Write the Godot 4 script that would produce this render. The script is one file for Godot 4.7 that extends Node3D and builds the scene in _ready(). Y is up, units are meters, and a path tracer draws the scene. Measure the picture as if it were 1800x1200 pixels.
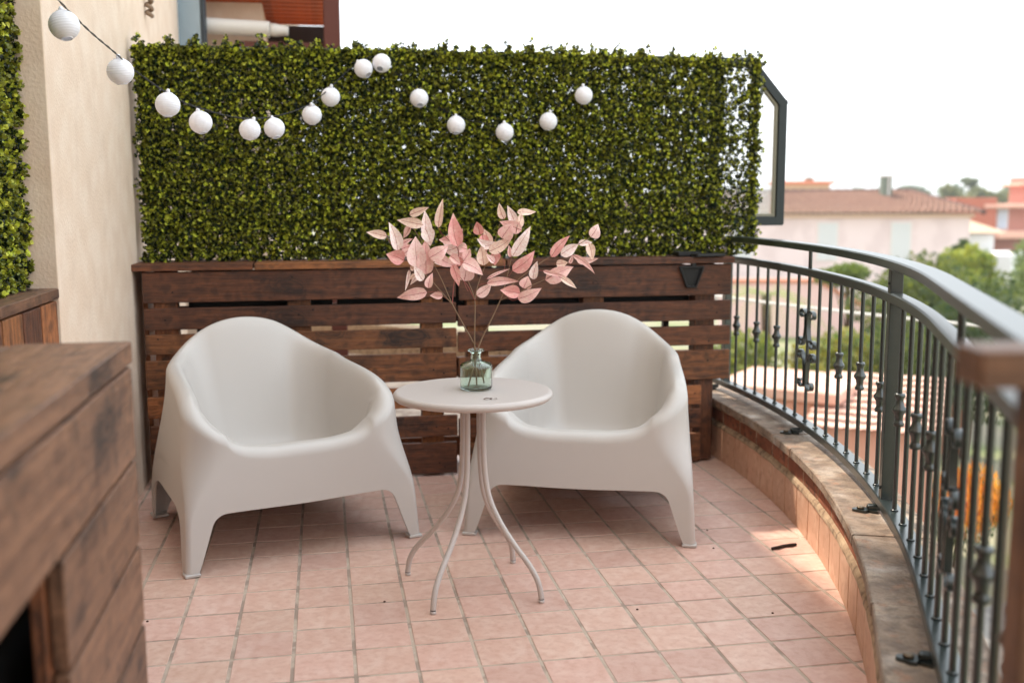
extends Node3D

const CX := -3.534          # centre of the curved balcony edge
const CZ := -0.631
const BEND := 0.465          # arc angle where the edge runs straight on
var rng := RandomNumberGenerator.new()
var used := {}
var box_cache := {}
var M := {}
var cam_pos := Vector3(-0.0502, 1.1956, 3.7923)
var cam_basis := Basis()

# ------------------------------------------------------------------ helpers
func numbered(called: String) -> String:
	var n: int = used.get(called, 0)
	used[called] = n + 1
	return called if n == 0 else "%s_%03d" % [called, n]

func tag(o: Node3D, label: String, category: String, group := "") -> Node3D:
	o.set_meta("label", label)
	if category != "":
		o.set_meta("category", category)
	if group != "":
		o.set_meta("group", group)
	return o

func thing(called: String, label: String, category: String, at := Vector3.ZERO, turn := 0.0, group := "") -> Node3D:
	var o := Node3D.new()
	o.name = numbered(called)
	add_child(o, true)
	o.position = at
	o.rotation.y = turn
	tag(o, label, category, group)
	return o

func structure(called: String, at := Vector3.ZERO) -> Node3D:
	var o := Node3D.new()
	o.name = numbered(called)
	add_child(o, true)
	o.position = at
	o.set_meta("kind", "structure")
	return o

func part(called: String, mesh: Mesh, mat: Material, parent: Node, at := Vector3.ZERO, rot := Vector3.ZERO) -> MeshInstance3D:
	var o := MeshInstance3D.new()
	o.name = called
	o.mesh = mesh
	if mat:
		o.material_override = mat
	parent.add_child(o, true)
	o.position = at
	o.rotation = rot
	return o

# a chamfered box centred on the origin (44 triangles, shared between equal sizes)
func cbox(s: Vector3, c := 0.003) -> ArrayMesh:
	var key := "%.4f %.4f %.4f %.4f" % [s.x, s.y, s.z, c]
	if box_cache.has(key):
		return box_cache[key]
	var h := s / 2.0
	c = minf(c, minf(h.x, minf(h.y, h.z)) * 0.9)
	var v := PackedVector3Array()
	var nn := PackedVector3Array()
	var id := {}
	for sx in [-1, 1]:
		for sy in [-1, 1]:
			for sz in [-1, 1]:
				for a in 3:
					var p := Vector3(sx * (h.x - c), sy * (h.y - c), sz * (h.z - c))
					var n := Vector3.ZERO
					n[a] = [sx, sy, sz][a]
					p[a] = [sx, sy, sz][a] * h[a]
					id[[sx, sy, sz, a]] = v.size()
					v.append(p)
					nn.append(n)
	var polys := []
	for a in 3:
		var b := (a + 1) % 3
		var d := (a + 2) % 3
		for sg in [-1, 1]:
			var q := []
			for k in [[-1, -1], [1, -1], [1, 1], [-1, 1]]:
				var t := [0, 0, 0]
				t[a] = sg
				t[b] = k[0]
				t[d] = k[1]
				q.append(id[[t[0], t[1], t[2], a]])
			polys.append(q)
		for sb in [-1, 1]:
			for sd in [-1, 1]:
				var q := []
				for k in [[-1, b], [1, b], [1, d], [-1, d]]:
					var t := [0, 0, 0]
					t[a] = k[0]
					t[b] = sb
					t[d] = sd
					q.append(id[[t[0], t[1], t[2], k[1]]])
				polys.append(q)
	for sx in [-1, 1]:
		for sy in [-1, 1]:
			for sz in [-1, 1]:
				polys.append([id[[sx, sy, sz, 0]], id[[sx, sy, sz, 1]], id[[sx, sy, sz, 2]]])
	var ix := PackedInt32Array()
	for q in polys:
		var cen := Vector3.ZERO
		for k in q:
			cen += v[k]
		var g: Vector3 = (v[q[1]] - v[q[0]]).cross(v[q[2]] - v[q[0]])
		if g.dot(cen) > 0.0:
			q.reverse()
		for k in range(1, q.size() - 1):
			ix.append_array([q[0], q[k], q[k + 1]])
	var m := to_mesh(v, nn, ix)
	box_cache[key] = m
	return m

func to_mesh(v: PackedVector3Array, n: PackedVector3Array, ix: PackedInt32Array, colors := PackedColorArray()) -> ArrayMesh:
	var m := ArrayMesh.new()
	add_surface(m, v, n, ix, colors)
	return m

func add_surface(m: ArrayMesh, v: PackedVector3Array, n: PackedVector3Array, ix: PackedInt32Array, colors := PackedColorArray()) -> void:
	var arr := []
	arr.resize(Mesh.ARRAY_MAX)
	arr[Mesh.ARRAY_VERTEX] = v
	arr[Mesh.ARRAY_NORMAL] = n
	arr[Mesh.ARRAY_INDEX] = ix
	if colors.size():
		arr[Mesh.ARRAY_COLOR] = colors
	m.add_surface_from_arrays(Mesh.PRIMITIVE_TRIANGLES, arr)

# smooth grid through rows of points; the normal is cross(along row, along rows) times side
func grid(rows: Array, closed: bool, side := 1.0) -> Array:
	var nu: int = rows[0].size()
	var nv := rows.size()
	var v := PackedVector3Array()
	for r in rows:
		v.append_array(r)
	var n := PackedVector3Array()
	n.resize(v.size())
	var ix := PackedInt32Array()
	var last := nu if closed else nu - 1
	for j in nv - 1:
		for i in last:
			var a := j * nu + i
			var b := j * nu + (i + 1) % nu
			var c := a + nu
			var d := b + nu
			for t in [[a, b, d], [a, d, c]]:
				var g: Vector3 = (v[t[1]] - v[t[0]]).cross(v[t[2]] - v[t[0]]) * side
				for k in t:
					n[k] += g
				if side > 0.0:
					ix.append_array([t[0], t[2], t[1]])
				else:
					ix.append_array(t)
	for k in n.size():
		n[k] = n[k].normalized() if n[k].length() > 0.0 else Vector3.UP
	return [v, n, ix]

func join(list: Array) -> ArrayMesh:
	var v := PackedVector3Array()
	var n := PackedVector3Array()
	var ix := PackedInt32Array()
	for g in list:
		var o := v.size()
		v.append_array(g[0])
		n.append_array(g[1])
		for k in g[2]:
			ix.append(k + o)
	return to_mesh(v, n, ix)

func moved(g: Array, t: Transform3D) -> Array:
	var v := PackedVector3Array()
	var n := PackedVector3Array()
	for p in g[0]:
		v.append(t * p)
	for p in g[1]:
		n.append((t.basis * p).normalized())
	return [v, n, g[2]]

func lathe(profile: Array, seg := 24, at := Vector3.ZERO) -> Array:
	var rows := []
	for p in profile:
		var r := PackedVector3Array()
		for i in seg:
			var a := TAU * i / seg
			r.append(at + Vector3(cos(a) * p[0], p[1], sin(a) * p[0]))
		rows.append(r)
	return grid(rows, true, -1.0)

func tube(path: Array, radius, seg := 8) -> Array:
	var rows := []
	var n := path.size()
	var side := Vector3.ZERO
	for i in n:
		var t: Vector3 = (path[mini(i + 1, n - 1)] - path[maxi(i - 1, 0)]).normalized()
		if side == Vector3.ZERO:
			side = t.cross(Vector3.RIGHT if absf(t.x) < 0.8 else Vector3.UP).normalized()
		side = (side - t * side.dot(t)).normalized()
		var up := t.cross(side)
		var r: float = radius if not radius is Array else radius[i]
		var row := PackedVector3Array()
		for k in seg:
			var a := TAU * k / seg
			row.append(path[i] + (side * cos(a) + up * sin(a)) * r)
		rows.append(row)
	var first := PackedVector3Array()
	var end := PackedVector3Array()
	for k in seg:
		first.append(path[0])
		end.append(path[n - 1])
	rows.push_front(first)
	rows.append(end)
	return grid(rows, true, 1.0)

func smooth_path(pts: Array, steps := 6) -> Array:
	var out := []
	for i in pts.size() - 1:
		var p0: Vector3 = pts[maxi(i - 1, 0)]
		var p1: Vector3 = pts[i]
		var p2: Vector3 = pts[i + 1]
		var p3: Vector3 = pts[mini(i + 2, pts.size() - 1)]
		for k in steps:
			out.append(p1.cubic_interpolate(p2, p0, p3, float(k) / steps))
	out.append(pts[-1])
	return out

# a profile (closed loop of [radius, height]) swept along the balcony's curve between two arc angles
func sweep(profile: Array, a0: float, a1: float, n: int, origin := Vector3.ZERO, rough := 0.0) -> ArrayMesh:
	var list := []
	var np := profile.size()
	var noise := FastNoiseLite.new()
	noise.seed = 5
	noise.frequency = 9.0
	for k in np:
		var p: Array = profile[k]
		var q: Array = profile[(k + 1) % np]
		var rows := []
		for i in n + 1:
			var a := lerpf(a0, a1, float(i) / n)
			var r := PackedVector3Array()
			for e in [p, q]:
				var rr: float = e[0]
				var yy: float = e[1]
				if rough > 0.0:
					rr += rough * noise.get_noise_2d(a * 5.3, yy * 7.0)
					yy += rough * noise.get_noise_2d(a * 5.3 + 31.0, yy * 7.0)
				r.append(on_curve(rr, a, yy) - origin)
			rows.append(r)
		list.append(grid(rows, false, -1.0))
	for e in [0, 1]:
		var a: float = [a0, a1][e]
		var v := PackedVector3Array()
		var nn := PackedVector3Array()
		var ix := PackedInt32Array()
		var at := minf(a, BEND)
		var nrm := Vector3(-sin(at), 0, cos(at)) * (1.0 if e else -1.0)
		for p in profile:
			v.append(on_curve(p[0], a, p[1]) - origin)
			nn.append(nrm)
		for k in range(1, np - 1):
			ix.append_array([0, k + 1, k] if e else [0, k, k + 1])
		list.append([v, nn, ix])
	return join(list)

func rect(r0: float, r1: float, y0: float, y1: float, c := 0.003) -> Array:
	return [[r0, y0 + c], [r0 + c, y0], [r1 - c, y0], [r1, y0 + c], [r1, y1 - c], [r1 - c, y1], [r0 + c, y1], [r0, y1 - c]]

func on_curve(r: float, a: float, y := 0.0) -> Vector3:
	# an arc up to BEND, then straight on along its tangent
	var t := minf(a, BEND)
	return Vector3(CX + r * cos(t), y, CZ + r * sin(t)) + Vector3(-sin(t), 0, cos(t)) * (a - t) * 5.365

func extrude(poly: PackedVector2Array, depth: float) -> ArrayMesh:   # a polygon in x, y with its thickness along z
	var v := PackedVector3Array()
	var n := PackedVector3Array()
	var ix := PackedInt32Array()
	if Geometry2D.is_polygon_clockwise(poly):
		poly.reverse()
	var tri := Geometry2D.triangulate_polygon(poly)
	for z in [depth / 2, -depth / 2]:
		var o := v.size()
		for p in poly:
			v.append(Vector3(p.x, p.y, z))
			n.append(Vector3(0, 0, signf(z)))
		for k in range(0, tri.size(), 3):
			var a := poly[tri[k]]
			var b := poly[tri[k + 1]]
			var c := poly[tri[k + 2]]
			var ccw := (b - a).cross(c - a) > 0.0
			if ccw == (z > 0.0):
				ix.append_array([o + tri[k], o + tri[k + 2], o + tri[k + 1]])
			else:
				ix.append_array([o + tri[k], o + tri[k + 1], o + tri[k + 2]])
	for k in poly.size():
		var a := poly[k]
		var b := poly[(k + 1) % poly.size()]
		var d := (b - a).normalized()
		var nn := Vector3(d.y, -d.x, 0)
		var o := v.size()
		for q in [Vector3(a.x, a.y, depth / 2), Vector3(b.x, b.y, depth / 2), Vector3(b.x, b.y, -depth / 2), Vector3(a.x, a.y, -depth / 2)]:
			v.append(q)
			n.append(nn)
		ix.append_array([o, o + 1, o + 2, o, o + 2, o + 3])
	return to_mesh(v, n, ix)

# ------------------------------------------------------------------ materials
func mat(c: Color, rough := 0.7, metal := 0.0) -> StandardMaterial3D:
	var m := StandardMaterial3D.new()
	m.albedo_color = c
	m.roughness = rough
	m.metallic = metal
	return m

func noise_bytes(w: int, h: int, freq: float, sd: int, octaves := 4, kind := FastNoiseLite.TYPE_SIMPLEX_SMOOTH) -> PackedByteArray:
	var f := FastNoiseLite.new()
	f.noise_type = kind
	f.seed = sd
	f.frequency = freq
	f.fractal_octaves = octaves
	return f.get_seamless_image(w, h).get_data()

func streaks(w: int, h: int, squeeze: int, freq: float, sd: int) -> PackedByteArray:
	var f := FastNoiseLite.new()
	f.seed = sd
	f.frequency = freq
	f.fractal_octaves = 4
	var im := f.get_seamless_image(maxi(8, w / squeeze), h)
	im.resize(w, h, Image.INTERPOLATE_CUBIC)
	return im.get_data()

func tex(im: Image) -> ImageTexture:
	im.generate_mipmaps()
	return ImageTexture.create_from_image(im)

func wood_texture(sd: int, light: Color, dark: Color) -> ImageTexture:
	var w := 1024
	var h := 256
	var r := RandomNumberGenerator.new()
	r.seed = sd
	var s1 := streaks(w, h, 24, 0.05, sd)
	var s2 := streaks(w, h, 10, 0.16, sd + 1)
	var bl := noise_bytes(w, h, 0.012, sd + 2, 4)
	var fi := noise_bytes(w, h, 0.25, sd + 3, 2)
	var knots := []
	for k in 5:
		knots.append([r.randf() * w, r.randf() * h, r.randf_range(6, 12) if k > 1 else r.randf_range(22, 34), r.randf_range(0.5, 0.95)])
	var data := PackedByteArray()
	data.resize(w * h * 3)
	for y in h:
		for x in w:
			var yy := y
			var dark_add := 0.0
			for kn in knots:
				var dx: float = absf(x - kn[0])
				dx = minf(dx, w - dx)
				var dy: float = y - kn[1]
				if absf(dy) > h / 2.0:
					dy -= signf(dy) * h
				var rad: float = kn[2]
				var q := sqrt(dx * dx * 0.22 + dy * dy) / rad * (0.35 + 1.3 * bl[y * w + x] / 255.0)
				if q < 3.0:
					yy = int(yy + signf(dy) * 14.0 * exp(-q)) 
					if q < 1.0:
						dark_add = maxf(dark_add, kn[3] * (0.75 + 0.25 * sin(q * 14.0)))
					else:
						dark_add = maxf(dark_add, kn[3] * 0.55 * exp(-(q - 1.0) * 1.7))
			yy = posmod(yy, h)
			var g := s1[yy * w + x] / 255.0 * 0.55 + s2[yy * w + x] / 255.0 * 0.45
			var b := bl[y * w + x] / 255.0
			var t := clampf((g - 0.5) * 1.5 + 0.5 + (b - 0.5) * 0.7, 0.0, 1.0)
			var c := dark.lerp(light, t)
			var stain := smoothstep(0.60, 0.92, b + (g - 0.5) * 0.35)
			c = c.lerp(dark * 0.5, stain * 0.5)
			c = c.lerp(Color(0.05, 0.03, 0.028), dark_add * 0.85)
			var f := 1.0 + (fi[y * w + x] / 255.0 - 0.5) * 0.22
			var o := (y * w + x) * 3
			data[o] = int(clampf(c.r * f, 0, 1) * 255)
			data[o + 1] = int(clampf(c.g * f, 0, 1) * 255)
			data[o + 2] = int(clampf(c.b * f, 0, 1) * 255)
	return tex(Image.create_from_data(w, h, false, Image.FORMAT_RGB8, data))

func normal_from(bytes: PackedByteArray, w: int, h: int, strength: float) -> ImageTexture:
	var im := Image.create_from_data(w, h, false, Image.FORMAT_L8, bytes)
	im.convert(Image.FORMAT_RGBA8)
	im.bump_map_to_normal_map(strength)
	return tex(im)

func blend_texture(n: int, colors: Array, layers: Array) -> ImageTexture:
	# colors[0] is the ground; each layer is [frequency, seed, low, high, strength, octaves] and mixes in the next colour
	var data := PackedByteArray()
	data.resize(n * n * 3)
	var maps := []
	for l in layers:
		maps.append(noise_bytes(n, n, l[0], l[1], l[5]))
	for i in n * n:
		var c: Color = colors[0]
		for k in layers.size():
			var l: Array = layers[k]
			c = c.lerp(colors[k + 1], smoothstep(l[2], l[3], maps[k][i] / 255.0) * l[4])
		data[i * 3] = int(c.r * 255)
		data[i * 3 + 1] = int(c.g * 255)
		data[i * 3 + 2] = int(c.b * 255)
	return tex(Image.create_from_data(n, n, false, Image.FORMAT_RGB8, data))

func triplanar(m: StandardMaterial3D, scale: Vector3, world := true, offset := Vector3.ZERO) -> StandardMaterial3D:
	m.uv1_triplanar = true
	m.uv1_world_triplanar = world
	m.uv1_scale = scale
	m.uv1_offset = offset
	return m

func make_materials() -> void:
	var grain := normal_from(streaks(1024, 256, 16, 0.12, 77), 1024, 256, 2.0)
	var wa := wood_texture(11, Color(0.60, 0.375, 0.22), Color(0.35, 0.205, 0.115))
	var wb := wood_texture(29, Color(0.55, 0.335, 0.195), Color(0.30, 0.175, 0.10))
	M.wood = []
	for k in 10:
		var t := 0.76 + 0.055 * ((k * 7) % 10)
		var m := mat(Color(t, t * (0.97 + 0.02 * (k % 3)), t * (0.96 + 0.02 * (k % 4))), 0.62)
		m.albedo_texture = wa if k % 2 == 0 else wb
		m.normal_enabled = true
		m.normal_texture = grain
		m.normal_scale = 0.5
		M.wood.append(triplanar(m, Vector3(0.8, 3.2, 3.2), false, Vector3(k * 0.37, k * 0.23, k * 0.41)))
	var wg := wood_texture(53, Color(0.60, 0.435, 0.33), Color(0.39, 0.27, 0.20))
	M.old_wood = []
	for k in 5:
		var t := 0.88 + 0.06 * k / 2.0
		var m := mat(Color(t, t, t), 0.5)
		m.albedo_texture = wg
		m.normal_enabled = true
		m.normal_texture = grain
		m.normal_scale = 0.5
		M.old_wood.append(triplanar(m, Vector3(0.8, 3.2, 3.2), false, Vector3(k * 0.31, k * 0.27, k * 0.19)))
	M.raw_wood = mat(Color(0.62, 0.43, 0.27), 0.8)
	M.raw_wood.albedo_texture = null
	# floor tiles
	var tt := blend_texture(512, [Color(0.83, 0.68, 0.62), Color(0.87, 0.75, 0.695), Color(0.775, 0.605, 0.54), Color(0.69, 0.56, 0.505)],
		[[0.010, 3, 0.25, 0.85, 0.75, 6], [0.024, 8, 0.35, 0.9, 0.55, 6], [0.09, 5, 0.66, 0.9, 0.30, 4]])
	var tn := normal_from(noise_bytes(512, 512, 0.06, 17, 4), 512, 512, 1.5)
	M.tile = []
	for k in 6:
		var t := 0.945 + 0.015 * ((k * 5) % 6)
		var m := mat(Color(minf(t, 1.0), minf(t * (0.985 + 0.008 * (k % 3)), 1.0), minf(t * 0.985, 1.0)), 0.42)
		m.albedo_texture = tt
		m.normal_enabled = true
		m.normal_texture = tn
		m.normal_scale = 0.25
		M.tile.append(triplanar(m, Vector3.ONE * (2.1 + 0.13 * k), true, Vector3(k * 0.31, k * 0.17, k * 0.53)))
	M.grout = mat(Color.WHITE, 0.95)
	M.grout.albedo_texture = blend_texture(256, [Color(0.71, 0.64, 0.58), Color(0.58, 0.51, 0.46), Color(0.77, 0.71, 0.65)], [[0.02, 1, 0.4, 0.7, 0.9, 4], [0.06, 2, 0.6, 0.8, 0.6, 3]])
	triplanar(M.grout, Vector3.ONE * 1.3)
	# kerb
	M.kerb_tile = []
	for k in 4:
		var m := mat(Color(0.96 + 0.012 * k, 0.95 + 0.012 * k, 0.94 + 0.012 * k), 0.5)
		m.albedo_texture = blend_texture(256, [Color(0.82, 0.655, 0.55), Color(0.87, 0.73, 0.63), Color(0.74, 0.56, 0.455)], [[0.015, 40 + k, 0.45, 0.8, 0.8, 4], [0.03, 50 + k, 0.55, 0.8, 0.6, 4]])
		M.kerb_tile.append(triplanar(m, Vector3.ONE * 2.5, true, Vector3.ONE * k * 0.3))
	M.brick = []
	for k in 3:
		var m := mat(Color(0.9 + 0.05 * k, 0.9 + 0.04 * k, 0.9 + 0.04 * k), 0.85)
		m.albedo_texture = blend_texture(256, [Color(0.56, 0.33, 0.23), Color(0.66, 0.43, 0.31), Color(0.36, 0.25, 0.19)], [[0.02, 60 + k, 0.45, 0.8, 0.8, 4], [0.03, 70 + k, 0.6, 0.8, 0.8, 4]])
		M.brick.append(triplanar(m, Vector3.ONE * 2.2, true, Vector3.ONE * k * 0.3))
	M.mortar = mat(Color.WHITE, 0.95)
	M.mortar.albedo_texture = blend_texture(256, [Color(0.62, 0.52, 0.42), Color(0.74, 0.65, 0.54), Color(0.36, 0.29, 0.23)], [[0.03, 81, 0.3, 0.8, 0.8, 5], [0.04, 82, 0.5, 0.9, 0.9, 5]])
	triplanar(M.mortar, Vector3.ONE * 2.0)
	M.coping = mat(Color.WHITE, 0.75)
	M.coping.albedo_texture = blend_texture(1024, [Color(0.47, 0.39, 0.325), Color(0.59, 0.515, 0.44), Color(0.35, 0.285, 0.235), Color(0.57, 0.40, 0.30), Color(0.82, 0.79, 0.76), Color(0.27, 0.22, 0.18)],
		[[0.006, 91, 0.2, 0.9, 0.85, 6], [0.016, 92, 0.35, 0.9, 0.75, 6], [0.010, 93, 0.62, 0.9, 0.6, 6], [0.004, 94, 0.50, 1.0, 0.55, 6], [0.12, 96, 0.6, 0.9, 0.5, 4]])
	M.coping.normal_enabled = true
	M.coping.normal_texture = normal_from(noise_bytes(512, 512, 0.1, 95, 4), 512, 512, 3.0)
	M.coping.normal_scale = 0.5
	triplanar(M.coping, Vector3.ONE * 1.1)
	# walls
	M.stucco = mat(Color.WHITE, 0.93)
	M.stucco.albedo_texture = blend_texture(512, [Color(0.88, 0.785, 0.695), Color(0.905, 0.825, 0.745), Color(0.83, 0.73, 0.64)], [[0.008, 21, 0.2, 0.9, 0.8, 5], [0.006, 22, 0.45, 0.95, 0.45, 5]])
	M.stucco.normal_enabled = true
	M.stucco.normal_texture = normal_from(noise_bytes(512, 512, 0.09, 23, 4), 512, 512, 4.0)
	M.stucco.normal_scale = 0.16
	triplanar(M.stucco, Vector3.ONE * 1.4)
	M.plaster = mat(Color(0.92, 0.90, 0.87), 0.9)
	# furniture
	var pn := normal_from(noise_bytes(512, 512, 0.35, 31, 2), 512, 512, 1.2)
	M.plastic = mat(Color(0.755, 0.732, 0.712), 0.36)
	M.plastic.normal_enabled = true
	M.plastic.normal_texture = pn
	M.plastic.normal_scale = 0.12
	triplanar(M.plastic, Vector3.ONE * 5.0, false)
	M.table = mat(Color(0.75, 0.71, 0.69), 0.4)
	M.table.normal_enabled = true
	M.table.normal_texture = pn
	M.table.normal_scale = 0.06
	triplanar(M.table, Vector3.ONE * 6.0, false)
	M.rubber = mat(Color(0.10, 0.09, 0.09), 0.7)
	M.iron = mat(Color.WHITE, 0.30, 0.0)
	M.iron.metallic_specular = 0.9
	M.iron.albedo_texture = blend_texture(512, [Color(0.085, 0.125, 0.12), Color(0.11, 0.15, 0.145), Color(0.38, 0.39, 0.36)], [[0.02, 101, 0.4, 0.7, 0.8, 4], [0.12, 102, 0.80, 0.86, 0.75, 3]])
	triplanar(M.iron, Vector3.ONE * 3.0)
	M.black_metal = mat(Color(0.085, 0.08, 0.085), 0.5, 0.2)
	M.bolt = mat(Color(0.42, 0.36, 0.29), 0.5, 0.6)
	M.frame_green = mat(Color(0.115, 0.145, 0.15), 0.5)
	M.pane = mat(Color(0.93, 0.95, 0.95, 0.24), 0.05)
	M.pane.transparency = BaseMaterial3D.TRANSPARENCY_ALPHA
	M.lantern = mat(Color(0.955, 0.955, 0.98), 0.85)
	M.lantern.backlight_enabled = true
	M.lantern.backlight = Color(0.5, 0.5, 0.5)
	M.wire = mat(Color(0.10, 0.085, 0.08), 0.6)
	M.glass = mat(Color(0.92, 0.975, 0.94, 0.0), 0.03)
	M.glass.refraction_enabled = true
	M.glass.refraction_scale = 0.05
	M.stem = mat(Color(0.50, 0.40, 0.31), 0.8)
	M.twig = mat(Color(0.55, 0.29, 0.26), 0.75)
	M.petals = []
	var leaf_cols := [Color(0.96, 0.82, 0.80), Color(0.94, 0.75, 0.73), Color(0.97, 0.90, 0.88), Color(0.90, 0.63, 0.61), Color(0.97, 0.87, 0.80)]
	for k in 5:
		var c: Color = leaf_cols[k]
		var m := mat(Color.WHITE, 0.75)
		m.albedo_texture = blend_texture(128, [c, c.lerp(Color(0.96, 0.86, 0.80), 0.7), c.lerp(Color(0.76, 0.42, 0.40), 0.5)], [[0.03, 110 + k, 0.4, 0.75, 0.8, 4], [0.09, 120 + k, 0.5, 0.8, 0.5, 4]])
		m.backlight_enabled = true
		m.backlight = Color(0.35, 0.35, 0.35)
		M.petals.append(triplanar(m, Vector3.ONE * 9.0, false, Vector3.ONE * k * 0.2))
	M.midrib = mat(Color(0.62, 0.30, 0.29), 0.7)
	M.leaf = mat(Color.WHITE, 0.5)
	M.leaf.vertex_color_use_as_albedo = true
	M.leaf.backlight_enabled = true
	M.leaf.backlight = Color(0.55, 0.55, 0.45)
	M.leaf.albedo_color = Color(0.14, 0.225, 0.08)
	M.leaf_tip = M.leaf.duplicate()
	M.leaf_tip.albedo_color = Color(0.69, 0.715, 0.235)
	M.far_leaf = mat(Color.WHITE, 0.7)
	M.far_leaf.vertex_color_use_as_albedo = true
	M.far_leaf.backlight_enabled = true
	M.far_leaf.backlight = Color(0.9, 0.9, 0.7)
	M.bark = mat(Color(0.32, 0.24, 0.18), 0.9)
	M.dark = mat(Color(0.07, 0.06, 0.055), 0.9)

# ------------------------------------------------------------------ scene
func _ready() -> void:
	rng.seed = 4711
	# camera
	var yaw := 0.1797
	var pitch := 0.1356
	var fw := Vector3(sin(yaw) * cos(pitch), -sin(pitch), -cos(yaw) * cos(pitch))
	var ri := Vector3(cos(yaw), 0, sin(yaw)).rotated(fw, 0.0035)
	var up := ri.cross(fw)
	cam_basis = Basis(ri, up, -fw)
	var cam := Camera3D.new()
	cam.name = "camera"
	add_child(cam)
	cam.transform = Transform3D(cam_basis, cam_pos)
	cam.fov = rad_to_deg(2.0 * atan(600.0 / 1812.37))
	cam.near = 0.05
	cam.far = 3000.0
	var at := CameraAttributesPhysical.new()
	at.frustum_focal_length = 12.0 / (600.0 / 1812.37)
	at.frustum_near = 0.05
	at.frustum_far = 3000.0
	at.frustum_focus_distance = 3.15
	at.exposure_aperture = 2.1
	cam.attributes = at
	cam.current = true
	# sky
	var sky_mat := ProceduralSkyMaterial.new()
	sky_mat.sky_top_color = Color(0.93, 0.97, 1.0)
	sky_mat.sky_horizon_color = Color(0.87, 0.88, 0.89)
	sky_mat.sky_curve = 0.2
	sky_mat.ground_bottom_color = Color(0.45, 0.42, 0.38)
	sky_mat.ground_horizon_color = Color(0.80, 0.80, 0.78)
	sky_mat.sky_energy_multiplier = 1.35
	sky_mat.sky_cover = cloud_cover()
	sky_mat.sky_cover_modulate = Color(1, 1, 1, 0.5)
	var env := Environment.new()
	env.background_mode = Environment.BG_SKY
	env.sky = Sky.new()
	env.sky.sky_material = sky_mat
	env.background_energy_multiplier = 1.0
	env.tonemap_mode = Environment.TONE_MAPPER_LINEAR
	env.tonemap_exposure = 1.28
	env.fog_enabled = true
	env.fog_density = 0.0008
	env.fog_light_color = Color(0.93, 0.94, 0.95)
	env.sdfgi_enabled = true
	env.ssao_enabled = true
	env.ssil_enabled = true
	var we := WorldEnvironment.new()
	we.name = "environment"
	we.environment = env
	add_child(we)
	# sun, behind and to the left
	var sun := DirectionalLight3D.new()
	sun.name = "sun"
	sun.light_energy = 1.6
	sun.light_color = Color(1.0, 0.95, 0.88)
	sun.light_angular_distance = 0.9
	sun.shadow_enabled = true
	add_child(sun)
	sun.look_at_from_position(Vector3(-0.45, 1.65, -1.0), Vector3.ZERO)

	make_materials()
	build_ground()
	build_house()
	build_floor()
	build_kerb()
	build_railing()
	build_neighbour()
	build_background()
	build_back_planter()
	build_side_planters()
	build_hedges()
	build_screen()
	build_chairs()
	build_table()
	build_vase()
	build_bouquet()
	build_lanterns()
	build_small_things()

func cloud_cover() -> ImageTexture:
	var w := 1024
	var h := 512
	var a := noise_bytes(w, h, 0.006, 7, 6)
	var im := Image.create(w, h, false, Image.FORMAT_RGBA8)
	for y in h:
		for x in w:
			var t := smoothstep(0.40, 0.72, a[y * w + x] / 255.0)
			im.set_pixel(x, y, Color(0.5, 0.5, 0.5, t))
	return ImageTexture.create_from_image(im)

func in_view(p: Vector3, margin := 1.03) -> bool:
	var d := cam_basis.inverse() * (p - cam_pos)
	if d.z > -0.1:
		return false
	return absf(d.x / -d.z) < 0.4966 * margin + 0.02 and absf(d.y / -d.z) < 0.331 * margin + 0.02

# ------------------------------------------------------------------ setting
func build_ground() -> void:
	var pm := PlaneMesh.new()
	pm.size = Vector2(3000, 3000)
	var m := mat(Color.WHITE, 0.95)
	m.albedo_texture = blend_texture(512, [Color(0.50, 0.48, 0.40), Color(0.42, 0.46, 0.28), Color(0.58, 0.53, 0.46)], [[0.01, 131, 0.35, 0.65, 0.9, 5], [0.02, 132, 0.5, 0.8, 0.7, 5]])
	triplanar(m, Vector3.ONE * 0.06)
	part("ground", pm, m, self, Vector3(0, -3.6, 0)).set_meta("kind", "structure")
	var street := PlaneMesh.new()
	street.size = Vector2(60, 9)
	var sm := mat(Color.WHITE, 0.9)
	sm.albedo_texture = blend_texture(256, [Color(0.50, 0.49, 0.47), Color(0.42, 0.41, 0.40)], [[0.05, 133, 0.4, 0.7, 0.8, 4]])
	triplanar(sm, Vector3.ONE * 0.5)
	part("pavement", street, sm, self, Vector3(12, -3.596, -3.2), Vector3(0, 0.25, 0)).set_meta("kind", "structure")

func build_house() -> void:
	# the rendered wall on the left of the balcony: x = -0.82, with a corner at z = 0.575
	var w := structure("house_wall", Vector3(-0.82, 0, 0.575))
	part("side_wall", cbox(Vector3(6.0, 11.0, 2.785), 0.006), M.stucco, w, Vector3(-3.0, 4.5, -1.3925))
	part("return_wall", cbox(Vector3(6.0, 11.0, 0.3), 0.004), M.stucco, w, Vector3(-3.003, 4.5, -0.152))
	part("alcove_wall", cbox(Vector3(5.0, 11.0, 6.0), 0.004), M.stucco, w, Vector3(-3.1, 4.5, 3.0))
	part("end_wall", cbox(Vector3(2.6, 7.0, 0.4), 0.004), M.stucco, w, Vector3(0.7, 2.5, 5.0))
	part("rear_wall", cbox(Vector3(6.0, 8.2, 1.40), 0.004), M.stucco, w, Vector3(-3.003, 5.9, -3.48))

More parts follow.
